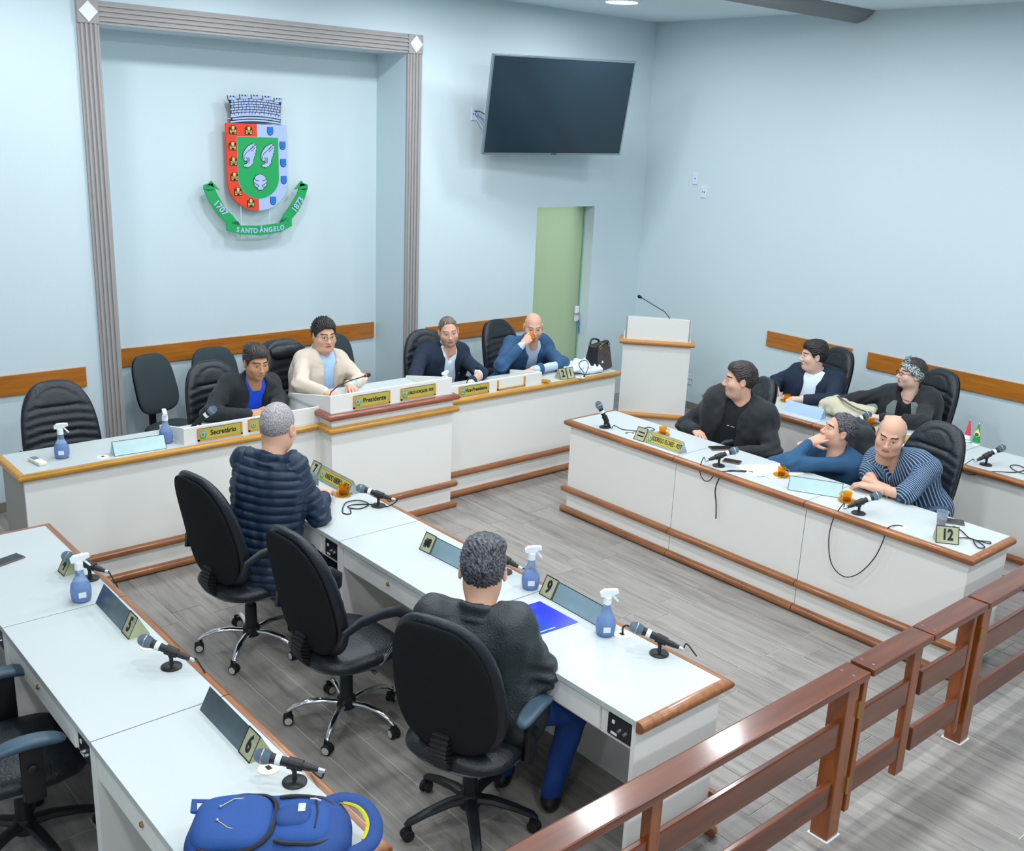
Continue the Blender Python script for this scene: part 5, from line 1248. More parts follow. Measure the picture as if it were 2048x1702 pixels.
def loc(P, co):
    d = co-P['hip']; return d @ P['r'], d @ P['f'], (d @ P['up'])/P['L']
def segd(co, a, b):
    d = b-a; t = np.clip(((co-a) @ d)/(d @ d), 0, 1); return np.linalg.norm(co-(a+t[:, None]*d), axis=1), t*np.linalg.norm(d)
def garment(P, name, m, extra=.012, arm=(.060, .054, .040), u0=-.06, u1=.98, h=.0085, fold=.006, openw=None, sleeve=1.0, collar=None, quilt_=False, cutd=.05, stripes=False, lapel=False, label=None, seed=1, sl_from=0):
    extra = extra*.72-.002; arm = tuple(a*.90 for a in arm)
    s = SDF(P['lo']-.03, P['hi']+.03, h); P['torso'](s, extra, .03, 1, u0, u1-.03)
    if sleeve > 0:
        for a, b_, c_ in ((P['shR'], P['elR'], P['wrR']), (P['shL'], P['elL'], P['wrL'])):
            a = a-P['up']*.008
            if sleeve <= .5: s.cap(a, a+(b_-a)*sleeve*1.9, arm[0]+.006, arm[1]+.012, .03)
            else: s.cap(a, b_, arm[0], arm[1], .035); e = b_+(c_-b_)*(sleeve*2-1); s.cap(b_, e, arm[1], arm[1]+(arm[2]-arm[1])*(sleeve*2-1), .02)
    nk = P['neck']; up, r, f, L = P['up'], P['r'], P['f'], P['L']
    # neckline hole
    ax = unit(P['Hd']((0, -.025, -.09))-nk)
    s.cap(nk+ax*.018, nk+ax*.20, .060, .10, .008, True)
    if collar:
        n = 20; big = 1 if collar[0] > .078 else 0; rr = (.053*(P['hf']*.5+.5)+.008)*P['hs']+.011*big; th = .0065+.003*big+(.004 if collar[2] > .0145 else 0); gap = collar[3] if len(collar) > 3 else .5
        side = unit(np.cross(ax, f)); fr_ = unit(np.cross(side, ax)); base = nk+ax*.022
        for i in range(n):
            a0 = gap+(2*PI-2*gap)*i/n; a1 = gap+(2*PI-2*gap)*(i+1)/n
            for e in (-.018, -.004, .010, .024, .036):
                q = lambda a: base+ax*(e*(1.0 if e > 0 else 1)-.016*math.cos(a))+(fr_*math.cos(a)+side*math.sin(a))*(rr+max(0, -e)*.6)
                s.cap(q(a0), q(a1), th, None, .006)
    if lapel:
        for q in (-1, 1):
            for (ua, xa), (ub, xb) in zip(lapel[:-1], lapel[1:]):
                A = P['hip']+up*L*ua+r*xa*q; B_ = P['hip']+up*L*ub+r*xb*q
                ra = .112*P['girth']+extra; ya = np.interp(ua, [0, .3, .75, 1], [1.03, 1.12, .97, .72])*ra; yb = np.interp(ub, [0, .3, .75, 1], [1.03, 1.12, .97, .72])*ra
                s.cap(A+f*ya, B_+f*yb, .016, None, .015)
    if openw:
        sl, g = s.sub(P['lo'], P['hi'])
        if sl is not None:
            X = np.stack([a.ravel() for a in g], 1); x, y, u = loc(P, X); wdt = np.interp(u, [q[0] for q in openw], [q[1] for q in openw])
            sh = openw[0][2] if len(openw[0]) > 2 else 0
            d = np.maximum(np.abs(x-sh)-wdt, .02-y)
            ra = np.interp(u, [0, .3, .75, 1], [1.0, 1.12, .92, .5])*(.112*P['girth']+extra)
            d = np.maximum(d, (ra-cutd)-y); d[(u < -.12)] = 1
            s.F[sl] = np.maximum(s.F[sl], -d.reshape(g[0].shape).astype(np.float32))
    co, fs = s.mesh(); co = smooth_v(co, fs, 2 if h > .006 else 1)
    N = vnormals(co, fs); x, y, u = loc(P, co); d = np.zeros(len(co)); best = np.full(len(co), .30); al = np.zeros(len(co)); isarm = np.zeros(len(co), bool)
    for a, b_, c_ in ((P['shR'], P['elR'], P['wrR']), (P['shL'], P['elL'], P['wrL'])):
        l1 = np.linalg.norm(b_-a)
        for p, q, off in ((a, b_, 0), (b_, c_, l1)):
            dd, t = segd(co, p, q); w_ = dd < arm[0]*1.35; w_ &= ((np.abs(x) > P['hw']*.90) | (off > 0) | (y > .15)); isarm |= w_; upd = w_ & (dd < best); al[upd] = (t+off)[upd]; best = np.where(upd, dd, best)
    if quilt_:
        sc_ = np.where(isarm, al, u*L+.35*(-np.abs(x))*.25); q = -(1-np.abs(np.sin(PI*sc_/.047))**.42); d += q*.013
        d += .004*vnoise(co, 60, seed)
    d += fold*vnoise(co, 26, seed)+fold*.5*vnoise(co, 60, seed+3)
    if sleeve > 0:
        for el in (P['elR'], P['elL']):
            de = np.linalg.norm(co-el, axis=1); dd = np.exp(-(de/.09)**2); d += fold*1.1*np.sin((co-el) @ unit(up+.5*r)*110)*dd
    co = co+N*d[:, None]; o = qmesh(name, co-P['O'], fs, m, P['root'])
    if stripes:
        at = o.data.attributes.new('stripe', 'FLOAT', 'POINT'); v = np.where(isarm, x*1.0+y*.5, x+.0*y)
        ang = np.arctan2(x, y+.02); v = ang*.13*P['girth']; v = np.where(isarm, y*1.0+x*.35+.0, v); at.data.foreach_set('value', v.astype(np.float32))
    if label: o['label'] = label
    return o
def cuff(P, side, m, r_=.036, ln=.05, name='shirt_cuff'):
    w_, e = (P['wrR'], P['elR']) if side == 'R' else (P['wrL'], P['elL']); d = unit(w_-e)
    q = MB(); a = w_-d*ln+0*d; q.tube([tuple(a-P['O']), tuple(w_-d*.012-P['O'])], [r_, r_*.94], 16); q.build(name, m, P['root'], True, 60)
def hair(P, kind, m, name='hair', t=.012, seed=2, disp=.003):
    s = SDF((-.115, -.15, -.12), (.115, .135, .165), .0045)
    Y = [-.13, -.05, -.035, -.012, .02, .040, .055, .075, .1]
    Z = {'short': [-.085, -.082, -.05, .0, -.005, .030, .052, .070, .078], 'full': [-.095, -.092, -.055, -.005, -.012, .026, .048, .062, .066], 'reced': [-.085, -.08, -.05, .0, .0, .045, .078, .10, .12],
         'fringe': [-.085, -.08, -.05, .0, .0, .08, .15, .2, .2], 'crop': [-.102, -.098, -.045, .006, .01, .042, .066, .082, .09]}[kind]
    s.ell((0, -.015, .033), (.0765+t, .099+t, .092+t*1.3), None, 0)
    if kind == 'full': s.ell((0, .035, .088), (.062, .055, .034), None, .03); s.ell((.01, -.02, .10), (.07, .085, .035), None, .03)
    if kind == 'short': s.ell((0, .020, .095), (.060, .060, .026), None, .03)
    g = np.meshgrid(*s.ax, indexing='ij'); x, y, z = g
    zb = np.interp(y, Y, Z); d = zb-z-.0*x
    if kind == 'reced': d = np.maximum(d, np.where(y > -.01, (.055+.0*x+.9*(y-.0))-np.abs(x)*1.15-.0*z, -1)*np.where(z > .06, 1, .0)) if False else d
    if kind == 'fringe': d = np.maximum(d, (z-.052+.25*(y+.02)))
    s.F = np.maximum(s.F, (d*.8).astype(np.float32))
    for q in (-1, 1): s.ell((q*.086, -.006, -.006), (.022, .023, .034), None, .006, True)
    inner = ((x/.074)**2+((y+.012)/.096)**2+((z-.03)/.089)**2)**.5
    s.F = np.maximum(s.F, ((1-inner)*.074).astype(np.float32))
    co, fs = s.mesh(); co = smooth_v(co, fs, 2, .5); N = vnormals(co, fs); a = np.arctan2(co[:, 0], co[:, 2]-.03)
    co = co+N*(disp*np.sin(a*34+3*np.sin(co[:, 1]*60))*.6+disp*vnoise(co*np.array([1.5, .5, 1]), 150, seed))[:, None]
    return qmesh(name, P['Hd'](co)-P['O'], fs, m, P['root'])
def glasses(P, thin=True):
    q = MB(); r_ = .0011 if thin else .0022
    for sx in (-1, 1):
        n = 20; pts = [(sx*.032+.021*math.cos(2*PI*i/n)*(abs(math.cos(2*PI*i/n))**-.25 if abs(math.cos(2*PI*i/n)) > .05 else 1), .103, .001+.0145*math.sin(2*PI*i/n)) for i in range(n+1)]
        pts = [(a, min(b_, .104), c_) for a, b_, c_ in pts]
        q.tube([tuple(P['Hd'](p)-P['O']) for p in pts], r_, 6); q.tube([tuple(P['Hd'](p)-P['O']) for p in ((sx*.053, .103, .006), (sx*.078, .06, .008), (sx*.083, -.005, .008), (sx*.082, -.02, -.01))], r_, 6)
    q.tube([tuple(P['Hd'](p)-P['O']) for p in ((-.011, .104, .004), (0, .108, .006), (.011, .104, .004))], r_, 6)
    return q.build('glasses', mat('glasses_dark', (40, 36, 38), .3), P['root'], True)
def front_pt(P, x, u, ex=.02):
    ra = np.interp(u, [0, .3, .75, 1], [1.03, 1.14, .97, .72])*.112*P['girth']+ex; return tuple(P['hip']+P['up']*P['L']*u+P['r']*x+P['f']*ra-P['O'])
def pin(P, x, u, m='gold_metal', ex=.03, s=1.0):
    c = front_pt(P, x, u, ex); q = MB(); q.ball(c, (.006*s, .006*s, .011*s), 0, 8); return q.build('lapel_pin', m, P['root'], True)
mat('gold_metal', (225, 205, 120), .25, .9)
mat('trouser_black', (24, 26, 32), .85); mat('trouser_jeans', (20, 62, 130), .9, bump=(500, .4)); mat('trouser_navy', (20, 28, 52), .85); mat('shoe_black', (18, 18, 20), .35)
mat('jacket_black', (27, 31, 36), .75, bump=(300, .3), sheen=.1); mat('polo_blue', (16, 74, 214), .8, bump=(300, .2)); mat('blazer_beige', (214, 200, 184), .85, bump=(400, .3)); mat('shirt_lightblue', (170, 204, 242), .8)
mat('suit_navy', (22, 36, 58), .8, bump=(400, .25)); mat('shirt_white', (216, 230, 242), .8); mat('suit_blue', (48, 84, 122), .8, bump=(350, .3)); mat('sweater_blue', (48, 88, 124), .9, bump=(500, .4))
mat('tee_black', (20, 24, 30), .85); mat('puffer_navy', (22, 42, 66), .45, spec=.5, bump=(200, .15)); mat('leather_jacket', (40, 48, 52), .4, spec=.55, bump=(120, .4)); mat('denim_trim', (112, 124, 122), .85, bump=(60, .4))
def stripe_mat():
    m = bpy.data.materials.new('shirt_stripes'); m.use_nodes = True; N = m.node_tree.nodes; L = m.node_tree.links; b = N['Principled BSDF']; b.inputs['Roughness'].default_value = .8
    a = N.new('ShaderNodeAttribute'); a.attribute_name = 'stripe'; mu = N.new('ShaderNodeMath'); mu.operation = 'MULTIPLY'; mu.inputs[1].default_value = 1/.0155; L.new(a.outputs['Fac'], mu.inputs[0])
    fr = N.new('ShaderNodeMath'); fr.operation = 'FRACT'; L.new(mu.outputs[0], fr.inputs[0]); r = N.new('ShaderNodeValToRGB'); r.color_ramp.interpolation = 'LINEAR'; e = r.color_ramp.elements
    e[0].position = 0; e[0].color = lin((34, 52, 80)); e[1].position = 1; e[1].color = lin((34, 52, 80))
    for p, c in ((.30, (34, 52, 80)), (.40, (52, 100, 158)), (.55, (150, 180, 205)), (.66, (150, 180, 205)), (.74, (58, 62, 66)), (.9, (50, 54, 60))): x = e.new(p); x.color = lin(c)
    L.new(fr.outputs[0], r.inputs[0]); L.new(r.outputs[0], b.inputs['Base Color']); MATS['shirt_stripes'] = m
stripe_mat()
def ang(deg, pitch=0): a = math.radians(deg); p = math.radians(pitch); return (math.cos(a)*math.cos(p), math.sin(a)*math.cos(p), math.sin(p))
def knees_at(hip, deg, d=.42, z=.52, w_=.13, sp=0):
    a = math.radians(deg); f = np.array([math.cos(a), math.sin(a), 0]); r = np.array([f[1], -f[0], 0]); h = np3(hip)*np.array([1, 1, 0]); return [h+f*d+r*w_+np.array([0, 0, z]), h+f*d-r*w_+np.array([0, 0, z])]

# man in black jacket (left of the dais)
h_ = (-5.33, -.93, .58)
P = person('person with dark hair in black jacket and bright blue shirt, hands clasped on the dais', h_, (-5.26, -1.03, 1.075), (-5.465, -1.03, 1.035), (-5.06, -1.03, .995), (-5.275, -1.165, 1.19), ang(-94, -8),
    (-5.66, -1.20, .875), (-5.44, -1.33, .872), (-5.09, -1.16, .875), (-5.235, -1.33, .872), (.9, -.35, 0), (-.9, -.3, .1), skin='skin_tan', curlR=.5, curlL=.6, nR=(.1, -.6, .8), nL=(0, -.6, .8), knees=knees_at(h_, -90), thumbR=.3, thumbL=.3)
garment(P, 'polo_shirt', 'polo_blue', .004, (.05, .045, .03), collar=(.069, .012, .008, .35), sleeve=.4, fold=.003, seed=11)
garment(P, 'jacket', 'jacket_black', .022, (.070, .066, .046), openw=[(0, .10), (.3, .075), (.55, .055), (.9, .05), (1.05, .08)], collar=(.086, .012, .014, .75), fold=.009, lapel=[(.98, .065), (.75, .085), (.4, .085), (.1, .085)], cutd=.045, seed=5)
MB().box(-.012, .012, -.002, .002, -.020, .020, 0, 0, TR(*front_pt(P, -.115, .66, .045))).build('chest_logo', mat('logo_blue', (50, 150, 240), .6), P['root'])
hair(P, 'full', 'hair_dark', t=.010)

# man in beige blazer
h_ = (-4.68, -.86, .60)
P = person('person with glasses and short black hair in beige blazer and light blue shirt', h_, (-4.61, -.93, 1.15), (-4.81, -.98, 1.13), (-4.415, -.90, 1.075), (-4.62, -1.0, 1.295), ang(-98, -4),
    (-4.93, -1.17, .99), (-4.86, -1.40, .965), (-4.36, -1.10, .93), (-4.60, -1.34, .965), (.4, -.9, 0), (-.3, -.9, 0), skin='skin', girth=1.10, headfat=1.18, curlR=.5, curlL=.3, knees=knees_at(h_, -90))
garment(P, 'shirt', 'shirt_lightblue', .006, (.05, .045, .032), collar=(.070, .014, .009, .35), sleeve=1, fold=.003, seed=21)
garment(P, 'blazer', 'blazer_beige', .024, (.072, .064, .046), openw=[(0, .075), (.3, .06), (.55, .05), (.9, .05), (1.05, .08)], collar=(.084, .010, .010, .9), fold=.008, lapel=[(.98, .065), (.8, .08), (.5, .075)], cutd=.045, seed=8)
hair(P, 'short', 'hair_black', t=.014, disp=.0065); glasses(P)

# man in navy suit, open white shirt
h_ = (-3.34, -.66, .57)
P = person('person with thinning hair in navy suit and open-necked white shirt leaning back', h_, (-3.34, -.83, 1.03), (-3.60, -.83, .98), (-3.10, -.82, .93), (-3.345, -.90, 1.18), ang(-118, -6),
    (-3.80, -1.06, .90), (-3.93, -1.22, .88), (-3.22, -1.20, .86), (-3.52, -1.44, .86), (-.7, -.7, -.05), (-.6, -.8, -.05), skin='skin', girth=1.12, headfat=1.08, roll=.12, curlR=.3, curlL=.5, knees=knees_at(h_, -90), brow='brow_grey')
garment(P, 'shirt', 'shirt_white', .008, (.05, .045, .034), collar=(.070, .010, .010, .6), sleeve=1, fold=.006, seed=31, openw=[(0, -.1), (.8, -.02), (.86, .0), (1.0, .035), (1.1, .06)], cutd=.03)
garment(P, 'suit_jacket', 'suit_navy', .024, (.072, .066, .048), sleeve=.94, openw=[(0, .12), (.3, .11), (.55, .085), (.9, .055), (1.05, .08)], collar=(.088, .006, .010, .9), fold=.009, lapel=[(.98, .07), (.75, .095), (.45, .11)], cutd=.05, seed=4)
pin(P, -.10, .68); hair(P, 'reced', 'hair_brown_grey', t=.004, disp=.0015); cuff(P, 'R', 'shirt_white'); cuff(P, 'L', 'shirt_white')

# bald man drinking
h_ = (-2.42, -.72, .58)
P = person('person, bald, in blue suit drinking from an amber cup at the dais', h_, (-2.50, -1.0, 1.04), (-2.74, -.99, 1.035), (-2.29, -1.0, .965), (-2.57, -1.12, 1.185), ang(-124, -12),
    (-2.96, -1.16, .885), (-2.755, -1.20, 1.065), (-2.42, -1.36, .875), (-2.80, -1.38, .872), (.72, -.1, .6), (-.9, -.3, 0), skin='skin', girth=1.1, headfat=1.1, curlR=.75, curlL=.9, nR=(-.5, -.7, .5), knees=knees_at(h_, -90), brow='brow_grey', thumbR=.2)
garment(P, 'shirt', mat('shirt_palestripe', (190, 206, 232), .8), .006, (.05, .045, .034), collar=(.068, .012, .009, .35), sleeve=1, fold=.003, seed=41)
garment(P, 'suit_jacket', 'suit_blue', .024, (.074, .068, .048), openw=[(0, .07), (.3, .06), (.55, .05), (.9, .05), (1.05, .08)], collar=(.086, .008, .010, .9), fold=.008, lapel=[(.98, .07), (.75, .085), (.45, .07)], sleeve=.88, cutd=.05, seed=14)
cuff(P, 'R', 'shirt_palestripe', .037, .075); cuff(P, 'L', 'shirt_palestripe', .038, .07); pin(P, -.10, .7)
ct = cup('amber glass cup held to the mouth of the bald man', -2.672, -1.235, 1.095, 30, True); ct.rotation_euler = (-.5, .75, .4)

# man in dark jacket, right row
h_ = (-2.36, -3.22, .58)
P = person('person with short dark hair and stubble in open dark jacket over black shirt', h_, (-2.43, -3.29, 1.0), (-2.44, -3.03, .93), (-2.36, -3.50, .93), (-2.47, -3.30, 1.155), ang(137, 0),
    (-2.56, -2.90, .72), (-2.66, -3.08, .745), (-2.46, -3.66, .68), (-2.72, -3.45, .68), (-.4, -.9, -.1), (-.8, .3, -.1), skin='skin', girth=1.28, headfat=1.18, curlR=.6, stub=True, knees=knees_at(h_, 182), hs=1.06)
garment(P, 't_shirt', 'tee_black', .006, (.055, .05, .035), sleeve=.4, fold=.004, seed=51)
T_ = TR(*front_pt(P, .035, .70, .036)) @ Matrix(((P['r'][0], P['f'][0], P['up'][0], 0), (P['r'][1], P['f'][1], P['up'][1], 0), (P['r'][2], P['f'][2], P['up'][2], 0), (0, 0, 0, 1)))
garment(P, 'jacket', 'jacket_black', .026, (.076, .072, .050), openw=[(0, .10), (.3, .09), (.6, .07), (.9, .055), (1.05, .08)], collar=(.085, .008, .015, .85), fold=.009, lapel=[(.98, .075), (.82, .11), (.66, .075)], cutd=.05, seed=15)
hair(P, 'short', 'hair_dark', t=.012, disp=.004)
q = MB()
for i, a in enumerate((-.05, -.038, -.028, -.008, .004)): q.ball(front_pt(P, a, .72-i*.004, .030), .0035, 0, 6)
q.build('shirt_print', 'label_white', P['root'])

# man resting his chin on his hand
h_ = (-2.38, -4.12, .56)
P = person('person in blue sweater resting the chin on the hand, elbow on the desk', h_, (-2.50, -4.25, .885), (-2.50, -3.98, .80), (-2.52, -4.40, .80), (-2.565, -4.215, 1.01), ang(136, 14),
    (-2.76, -3.86, .72), (-2.60, -3.90, .70), (-2.90, -4.07, .805), (-2.705, -4.095, .925), (-.3, -.5, 0), (.50, -.62, .42), skin='skin', girth=1.08, curlL=.22, curlR=.4, nL=(-.85, .1, .45), knees=knees_at(h_, 180), thumbL=.9, hs=1.0)
garment(P, 'sweater', 'sweater_blue', .014, (.062, .055, .038), collar=(.070, .012, .008, .0), sleeve=.96, fold=.006, seed=61)
hair(P, 'reced', 'hair_salt', t=.008, disp=.003)

# man in striped shirt
h_ = (-2.34, -4.70, .58)
P = person('person with shaved balding head in blue striped short-sleeved shirt leaning on the desk', h_, (-2.50, -4.68, .985), (-2.50, -4.45, .90), (-2.46, -4.86, .91), (-2.63, -4.62, 1.10), ang(199, -14),
    (-2.62, -4.50, .80), (-2.76, -4.63, .80), (-2.80, -4.86, .80), (-2.83, -4.66, .795), (-.1, -.9, 0), (-.05, .95, -.0), skin='skin', girth=1.12, headfat=1.15, roll=-.12, curlL=.5, curlR=.5, knees=knees_at(h_, 180), brow='brow_dark', hs=1.04)
garment(P, 'shirt', 'shirt_stripes', .018, (.066, .062, .05), sleeve=.5, fold=.005, stripes=True, collar=(.072, .008, .010, .7), openw=[(0, -.1), (.72, -.02), (.8, .0), (1.0, .04), (1.1, .06)], cutd=.05, seed=71, h=.0075)
hair(P, 'fringe', 'hair_grey', t=.006, disp=.001)

# man in navy suit by the right wall
h_ = (-.86, -2.92, .58)
P = person('person with black hair in navy suit and white shirt seated by the right wall', h_, (-.92, -2.97, .985), (-.94, -2.76, .92), (-.87, -3.17, .92), (-.95, -2.94, 1.095), ang(140, 0),
    (-1.00, -2.62, .80), (-1.16, -2.74, .79), (-1.12, -3.28, .80), (-1.27, -3.09, .79), (-.8, -.4, 0), (-.6, .7, 0), skin='skin_pale', girth=1.18, headfat=1.12, curlL=.7, knees=knees_at(h_, 180), hs=1.02)
garment(P, 'shirt', 'shirt_white', .006, (.052, .046, .034), collar=(.070, .012, .010, .4), sleeve=1, fold=.003, seed=81)
garment(P, 'suit_jacket', 'suit_navy', .024, (.074, .068, .048), openw=[(0, .085), (.3, .08), (.6, .065), (.9, .055), (1.05, .08)], collar=(.088, .006, .010, .9), fold=.007, sleeve=.93, lapel=[(.98, .075), (.75, .095), (.45, .085)], cutd=.05, seed=24)
cuff(P, 'L', 'shirt_white', .040, .055); pin(P, -.10, .68, 'label_white'); hair(P, 'full', 'hair_black', t=.012, disp=.003)

# woman with headscarf
h_ = (-.84, -3.86, .58)
P = person('person in patterned headscarf and glasses wearing dark coat with grey denim lapels', h_, (-.90, -3.82, .99), (-.93, -3.62, .93), (-.86, -3.99, .93), (-.945, -3.835, 1.12), ang(142, 6),
    (-1.05, -3.50, .86), (-1.14, -3.36, .82), (-1.16, -4.10, .82), (-1.28, -3.84, .81), (-.6, .7, .0), (-.3, .9, 0), skin='skin_pale', girth=1.16, headfat=1.1, curlL=.6, knees=knees_at(h_, 180), hs=.97)
garment(P, 'blouse', 'tee_black', .006, (.052, .046, .034), sleeve=.4, fold=.003, seed=91, openw=[(0, -.1), (.84, -.02), (.9, .03), (1.1, .07)], cutd=.03)
co_ = garment(P, 'coat', 'jacket_black', .026, (.072, .068, .050), openw=[(0, .07), (.3, .07), (.6, .065), (.9, .06), (1.05, .08)], collar=(.086, .006, .010, .9), fold=.006, cutd=.05, seed=34)
q = MB()
for sx in (-1, 1):
    pts = [(.97, .055, .09), (.85, .06, .135), (.72, .065, .14), (.5, .065, .115), (.2, .068, .10)]
    vi = [front_pt(P, sx*a, u, .044) for u, a, b_ in pts]; vo = [front_pt(P, sx*b_, u, .036) for u, a, b_ in pts]; n = len(pts); vt = vi+vo; dd = Vector(P['f'])*.008
    q.add([tuple(Vector(p)+dd) for p in vt]+vt, [(i, i+1, i+1+n, i+n) for i in range(n-1)]+[(i+2*n, i+n+2*n, i+1+n+2*n, i+1+2*n) for i in range(n-1)]+[(i, i+2*n, i+1+2*n, i+1) for i in range(n-1)]+[(i+n, i+n+1, i+3*n+1, i+3*n) for i in range(n-1)])
q.build('lapels', 'denim_trim', P['root'])
hair(P, 'short', 'hair_dark', t=.014)
s = SDF((-.125, -.16, -.1), (.125, .14, .18), .005); s.ell((0, -.008, .03), (.094, .116, .112), None, 0)
x, y, z = np.meshgrid(*s.ax, indexing='ij'); band = np.maximum((z-.035)-(y)*.75-.05, -(z-.035)+(y)*.75-.048); s.F = np.maximum(s.F, band.astype(np.float32)); inner = ((x/.08)**2+((y+.01)/.10)**2+((z-.03)/.096)**2)**.5; s.F = np.maximum(s.F, ((1-inner)*.08).astype(np.float32))
s.cap((-.02, .07, .115), (.03, .055, .125), .02, .014, .015); s.cap((0, .06, .125), (.02, .03, .14), .014, .010, .01)
co, fs = s.mesh(); co = smooth_v(co, fs, 1); co = co+vnormals(co, fs)*(.004*vnoise(co, 90, 6))[:, None]
mm = bpy.data.materials.new('scarf_pattern'); mm.use_nodes = True; N_ = mm.node_tree.nodes; L_ = mm.node_tree.links; v_ = N_.new('ShaderNodeTexVoronoi'); v_.inputs['Scale'].default_value = 110; tc = N_.new('ShaderNodeTexCoord'); L_.new(tc.outputs['Object'], v_.inputs['Vector'])
r_ = N_.new('ShaderNodeValToRGB'); r_.color_ramp.elements[0].position = .35; r_.color_ramp.elements[1].position = .55; r_.color_ramp.elements[0].color = lin((206, 212, 204)); r_.color_ramp.elements[1].color = lin((60, 84, 88)); L_.new(v_.outputs['Distance'], r_.inputs[0]); L_.new(r_.outputs[0], N_['Principled BSDF'].inputs['Base Color']); N_['Principled BSDF'].inputs['Roughness'].default_value = .85; MATS['scarf_pattern'] = mm
qmesh('headscarf', P['Hd'](co)-P['O'], fs, 'scarf_pattern', P['root']); glasses(P, False)

# man in quilted jacket seen from behind
h_ = (-6.20, -3.00, .57)
P = person('person with cropped grey hair in quilted navy jacket seen from behind, leaning on the desk', h_, (-6.13, -2.96, 1.125), (-6.03, -3.10, 1.125), (-6.24, -2.83, 1.125), (-6.07, -2.955, 1.285), ang(36, -12),
    (-5.92, -3.12, .80), (-5.76, -2.90, .805), (-6.00, -2.66, .80), (-5.80, -2.72, .805), (.6, .75, .05), (.6, -.45, .1), skin='skin', girth=1.0, shs=.82, headfat=1.1, curlL=.8, curlR=.5, nR=(-.3, .2, .9), trousers='trouser_navy', knees=knees_at(h_, 4, .42, .53, .15), hs=1.10)
garment(P, 'quilted_jacket', 'puffer_navy', .030, (.071, .068, .050), h=.0068, quilt_=True, fold=.006, collar=(.084, .004, .016, .5), sleeve=.97, u0=-.12, seed=7)
hair(P, 'crop', 'hair_grey', t=.0035, disp=.0008)
kc = MB(); kc.ball((0, 0, .035), (.060, .060, .075), 0, 28); k_ = thing('knitted_cap', 'light grey knitted cap resting between the quilted jacket and the number 7 sign', 'cap', (-5.715, -2.65, .775)); kc.build('knit_crown', mat('knit_grey', (128, 150, 164), .9, bump=(260, 1.5)), k_, True)
MB().lathe([(.045, -.022), (.054, -.022), (.058, -.012), (.060, .010), (.056, .014), (.045, .010)], 28).build('knit_brim', 'knit_grey', k_, True)

# man in leather jacket seen from behind
h_ = (-6.13, -4.86, .56)
P = person('person with dark greying hair in black leather jacket and jeans seen from behind', h_, (-6.14, -4.80, 1.02), (-6.05, -4.955, .97), (-6.31, -4.63, .97), (-6.11, -4.755, 1.135), ang(47, -14),
    (-5.96, -5.01, .72), (-5.76, -4.86, .62), (-6.12, -4.52, .74), (-5.92, -4.52, .66), (.8, .5, 0), (.9, -.1, 0), skin='skin', girth=1.02, knees=[np.array([-5.78, -5.02, .50]), np.array([-5.80, -4.68, .50])], feet=[np.array([-5.86, -4.98, .09]), np.array([-5.92, -4.72, .09])], trousers='trouser_jeans', hs=1.12)
garment(P, 'leather_jacket', 'leather_jacket', .028, (.074, .068, .050), fold=.011, collar=(.082, .016, .014, .5), sleeve=.97, u0=-.12, h=.0075, seed=17)
hair(P, 'full', 'hair_salt', t=.009, disp=.0035)

# coat over the chair, beside the man in the blue sweater
def coat(s):
    s.cap((-2.24, -4.26, .80), (-2.06, -3.94, .80), .085, .09, .06); s.cap((-2.22, -4.22, .90), (-2.09, -3.99, .90), .080, .08, .05); s.cap((-2.23, -4.24, .68), (-2.08, -3.97, .70), .07, .07, .05)
blob('coat', 'dark jacket hanging over the chair back between sweater and striped shirt', 'coat', (-2.5, -4.45, .55), (-1.9, -3.75, 1.1), .010, coat, 'jacket_black', lambda c: .012*vnoise(c, 22, 9)+.005*vnoise(c, 55, 3))
# ------------------------------------------------------------------ backpack
bp_ = thing('backpack', 'blue backpack with black zips and a yellow-lined strap lying on the left row desk', 'backpack', (-7.405, -5.345, .75)); bp_.scale = (.88, .88, .88)
mat('pack_blue', (27, 68, 134), .6, bump=(500, .4)); mat('pack_blue_light', (31, 76, 148), .6, bump=(500, .4)); mat('zip_black', (32, 32, 38), .6); mat('pack_yellow', (214, 204, 50), .8, bump=(300, .6))
BA = -.60; BX = np.array([math.cos(BA), math.sin(BA), 0]); BY = np.array([-math.sin(BA), math.cos(BA), 0]); BR = np.stack([BX, BY, np.array([0, 0, 1])], 1)
def bw(p): return np.asarray(p) @ BR.T
def packm(name, lo, hi, fn, m, disp=None, h=.006):
    s = SDF(lo, hi, h); fn(s); co, fs = s.mesh(); co = smooth_v(co, fs, 2)
    if disp: co = co+vnormals(co, fs)*disp(co)[:, None]
    return qmesh(name, bw(co), fs, m, bp_)
def main_(s):
    s.ell((0, 0, .085), (.245, .165, .085), None, 0, pw=3.0); s.ell((.15, 0, .08), (.12, .14, .07), None, .04, pw=2.6); s.ell((-.14, .01, .08), (.12, .165, .085), None, .04, pw=2.6)
packm('main_compartment', (-.34, -.26, -.03), (.34, .26, .24), main_, 'pack_blue', lambda c: .006*vnoise(c, 24, 4)+.003*vnoise(c, 60, 8))
packm('front_flap', (-.30, -.2, .05), (.1, .2, .25), lambda s: s.ell((-.115, -.005, .135), (.135, .135, .062), None, 0, pw=3.2), 'pack_blue_light', lambda c: .004*vnoise(c, 22, 5))
packm('front_pocket', (-.1, -.2, .05), (.28, .2, .25), lambda s: s.ell((.105, -.005, .125), (.115, .115, .058), None, 0, pw=3.2), 'pack_blue_light', lambda c: .004*vnoise(c, 26, 6))
packm('small_pocket', (-.05, -.12, .1), (.2, .12, .26), lambda s: s.ell((.085, -.01, .165), (.062, .058, .035), None, 0, pw=2.8), 'pack_blue', lambda c: .004*vnoise(c, 40, 7))
def srf(p):
    x, y, z = p; m = .085+.088*max(.02, 1-min(1, abs(x/.25))**3-min(1, abs(y/.168))**3)**(1/3.0); return (x, y, max(z, m+.004) if z > .11 else z)
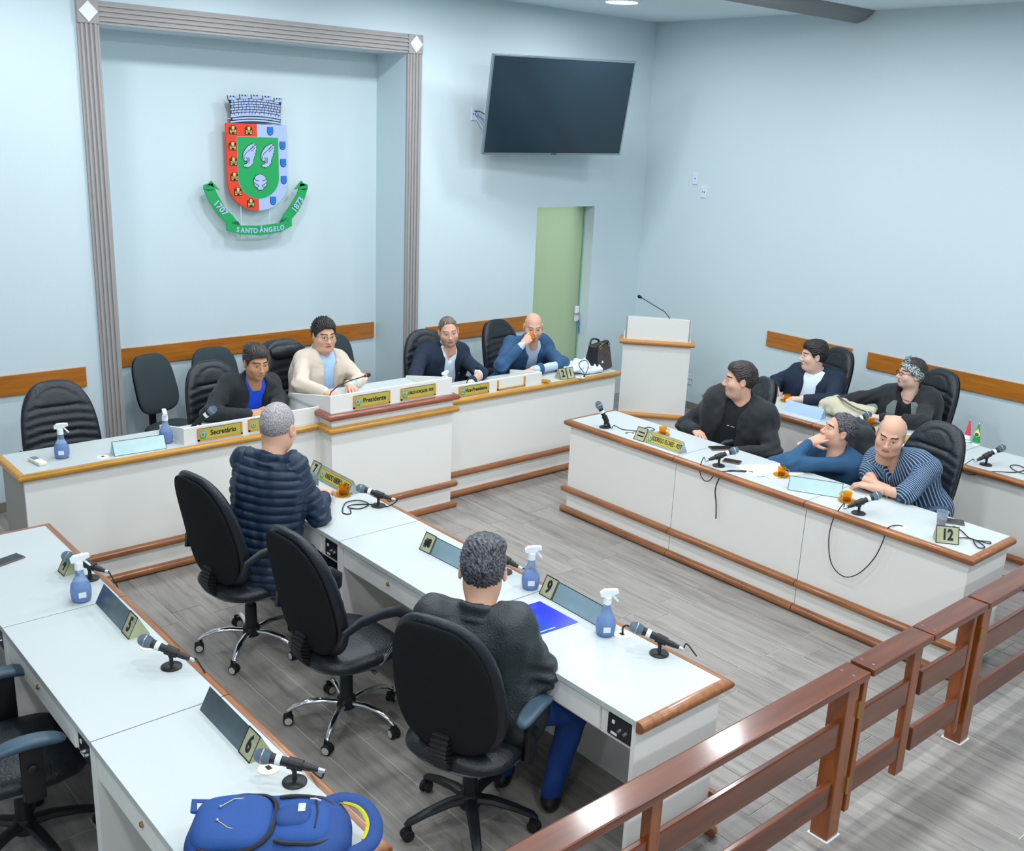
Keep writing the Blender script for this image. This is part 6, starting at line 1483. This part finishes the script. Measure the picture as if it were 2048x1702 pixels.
def loop(cx, cy, z, ax, ay, n=28, a0=0, a1=2*PI, zf=0):
    return [tuple(bw(srf((cx+ax*(abs(math.cos(a))**.7)*(1 if math.cos(a) > 0 else -1), cy+ay*(abs(math.sin(a))**.7)*(1 if math.sin(a) > 0 else -1), z+zf*math.cos(a))))) for a in [a0+(a1-a0)*i/n for i in range(n+1)]]
MB().tube(loop(-.115, -.005, .150, .141, .141, a0=-2.2, a1=2.2), .008, 6).build('flap_zip', 'zip_black', bp_, True)
MB().tube(loop(.105, -.005, .142, .121, .121, a0=-2.1, a1=2.1), .007, 6).build('pocket_zip', 'zip_black', bp_, True)
MB().tube(loop(0.01, 0, .100, .262, .172), .007, 6).build('side_zip', 'zip_black', bp_, True)
MB().tube([tuple(bw(p)) for p in ((.155, .075, .180), (.165, .0, .186), (.16, -.075, .180))], .003, 6).build('slant_zip', 'zip_black', bp_, True)
MB().box(-.013, .013, -.022, .022, 0, .004, 0, .002, TR(*bw((.112, .005, .198))) @ RZ(BA)).build('metal_badge', 'steel', bp_)
MB().tube([tuple(bw(p)) for p in ((.135, .06, .192), (.155, .062, .190), (.172, .055, .186))], .0035, 6).build('zip_pull', 'steel', bp_, True)
for sy in (-1, 1):
    MB().tube([tuple(bw(p)) for p in ((-.16, sy*.035-.01, .200), (-.12, sy*.075-.005, .196), (-.02, sy*.095, .178))], .0015, 4).build('stitching', mat('stitch_yellow', (220, 210, 120), .7), bp_); MB().ball(tuple(bw((-.16, sy*.035-.01, .201))), (.006, .006, .004), 0, 8).build('rivet', 'steel', bp_)
st_ = [(.16, .10, .135), (.24, .125, .145), (.32, .10, .135), (.36, .03, .11), (.345, -.05, .09), (.27, -.10, .08)]
MB().tube(spline([bw(p) for p in st_]), .026, 10, flat=.42).build('shoulder_strap', 'pack_blue', bp_, True)
MB().tube(spline([bw((p[0]-.012, p[1]-.004 if p[1] > 0 else p[1]+.010, p[2]-.003)) for p in st_[:5]]), .023, 10, flat=.45).build('strap_lining', 'pack_yellow', bp_, True)
MB().tube([tuple(bw(p)) for p in ((-.2, .12, .15), (-.26, .10, .17), (-.25, .03, .175))], .012, 8, flat=.4).build('grab_handle', 'pack_blue', bp_, True)
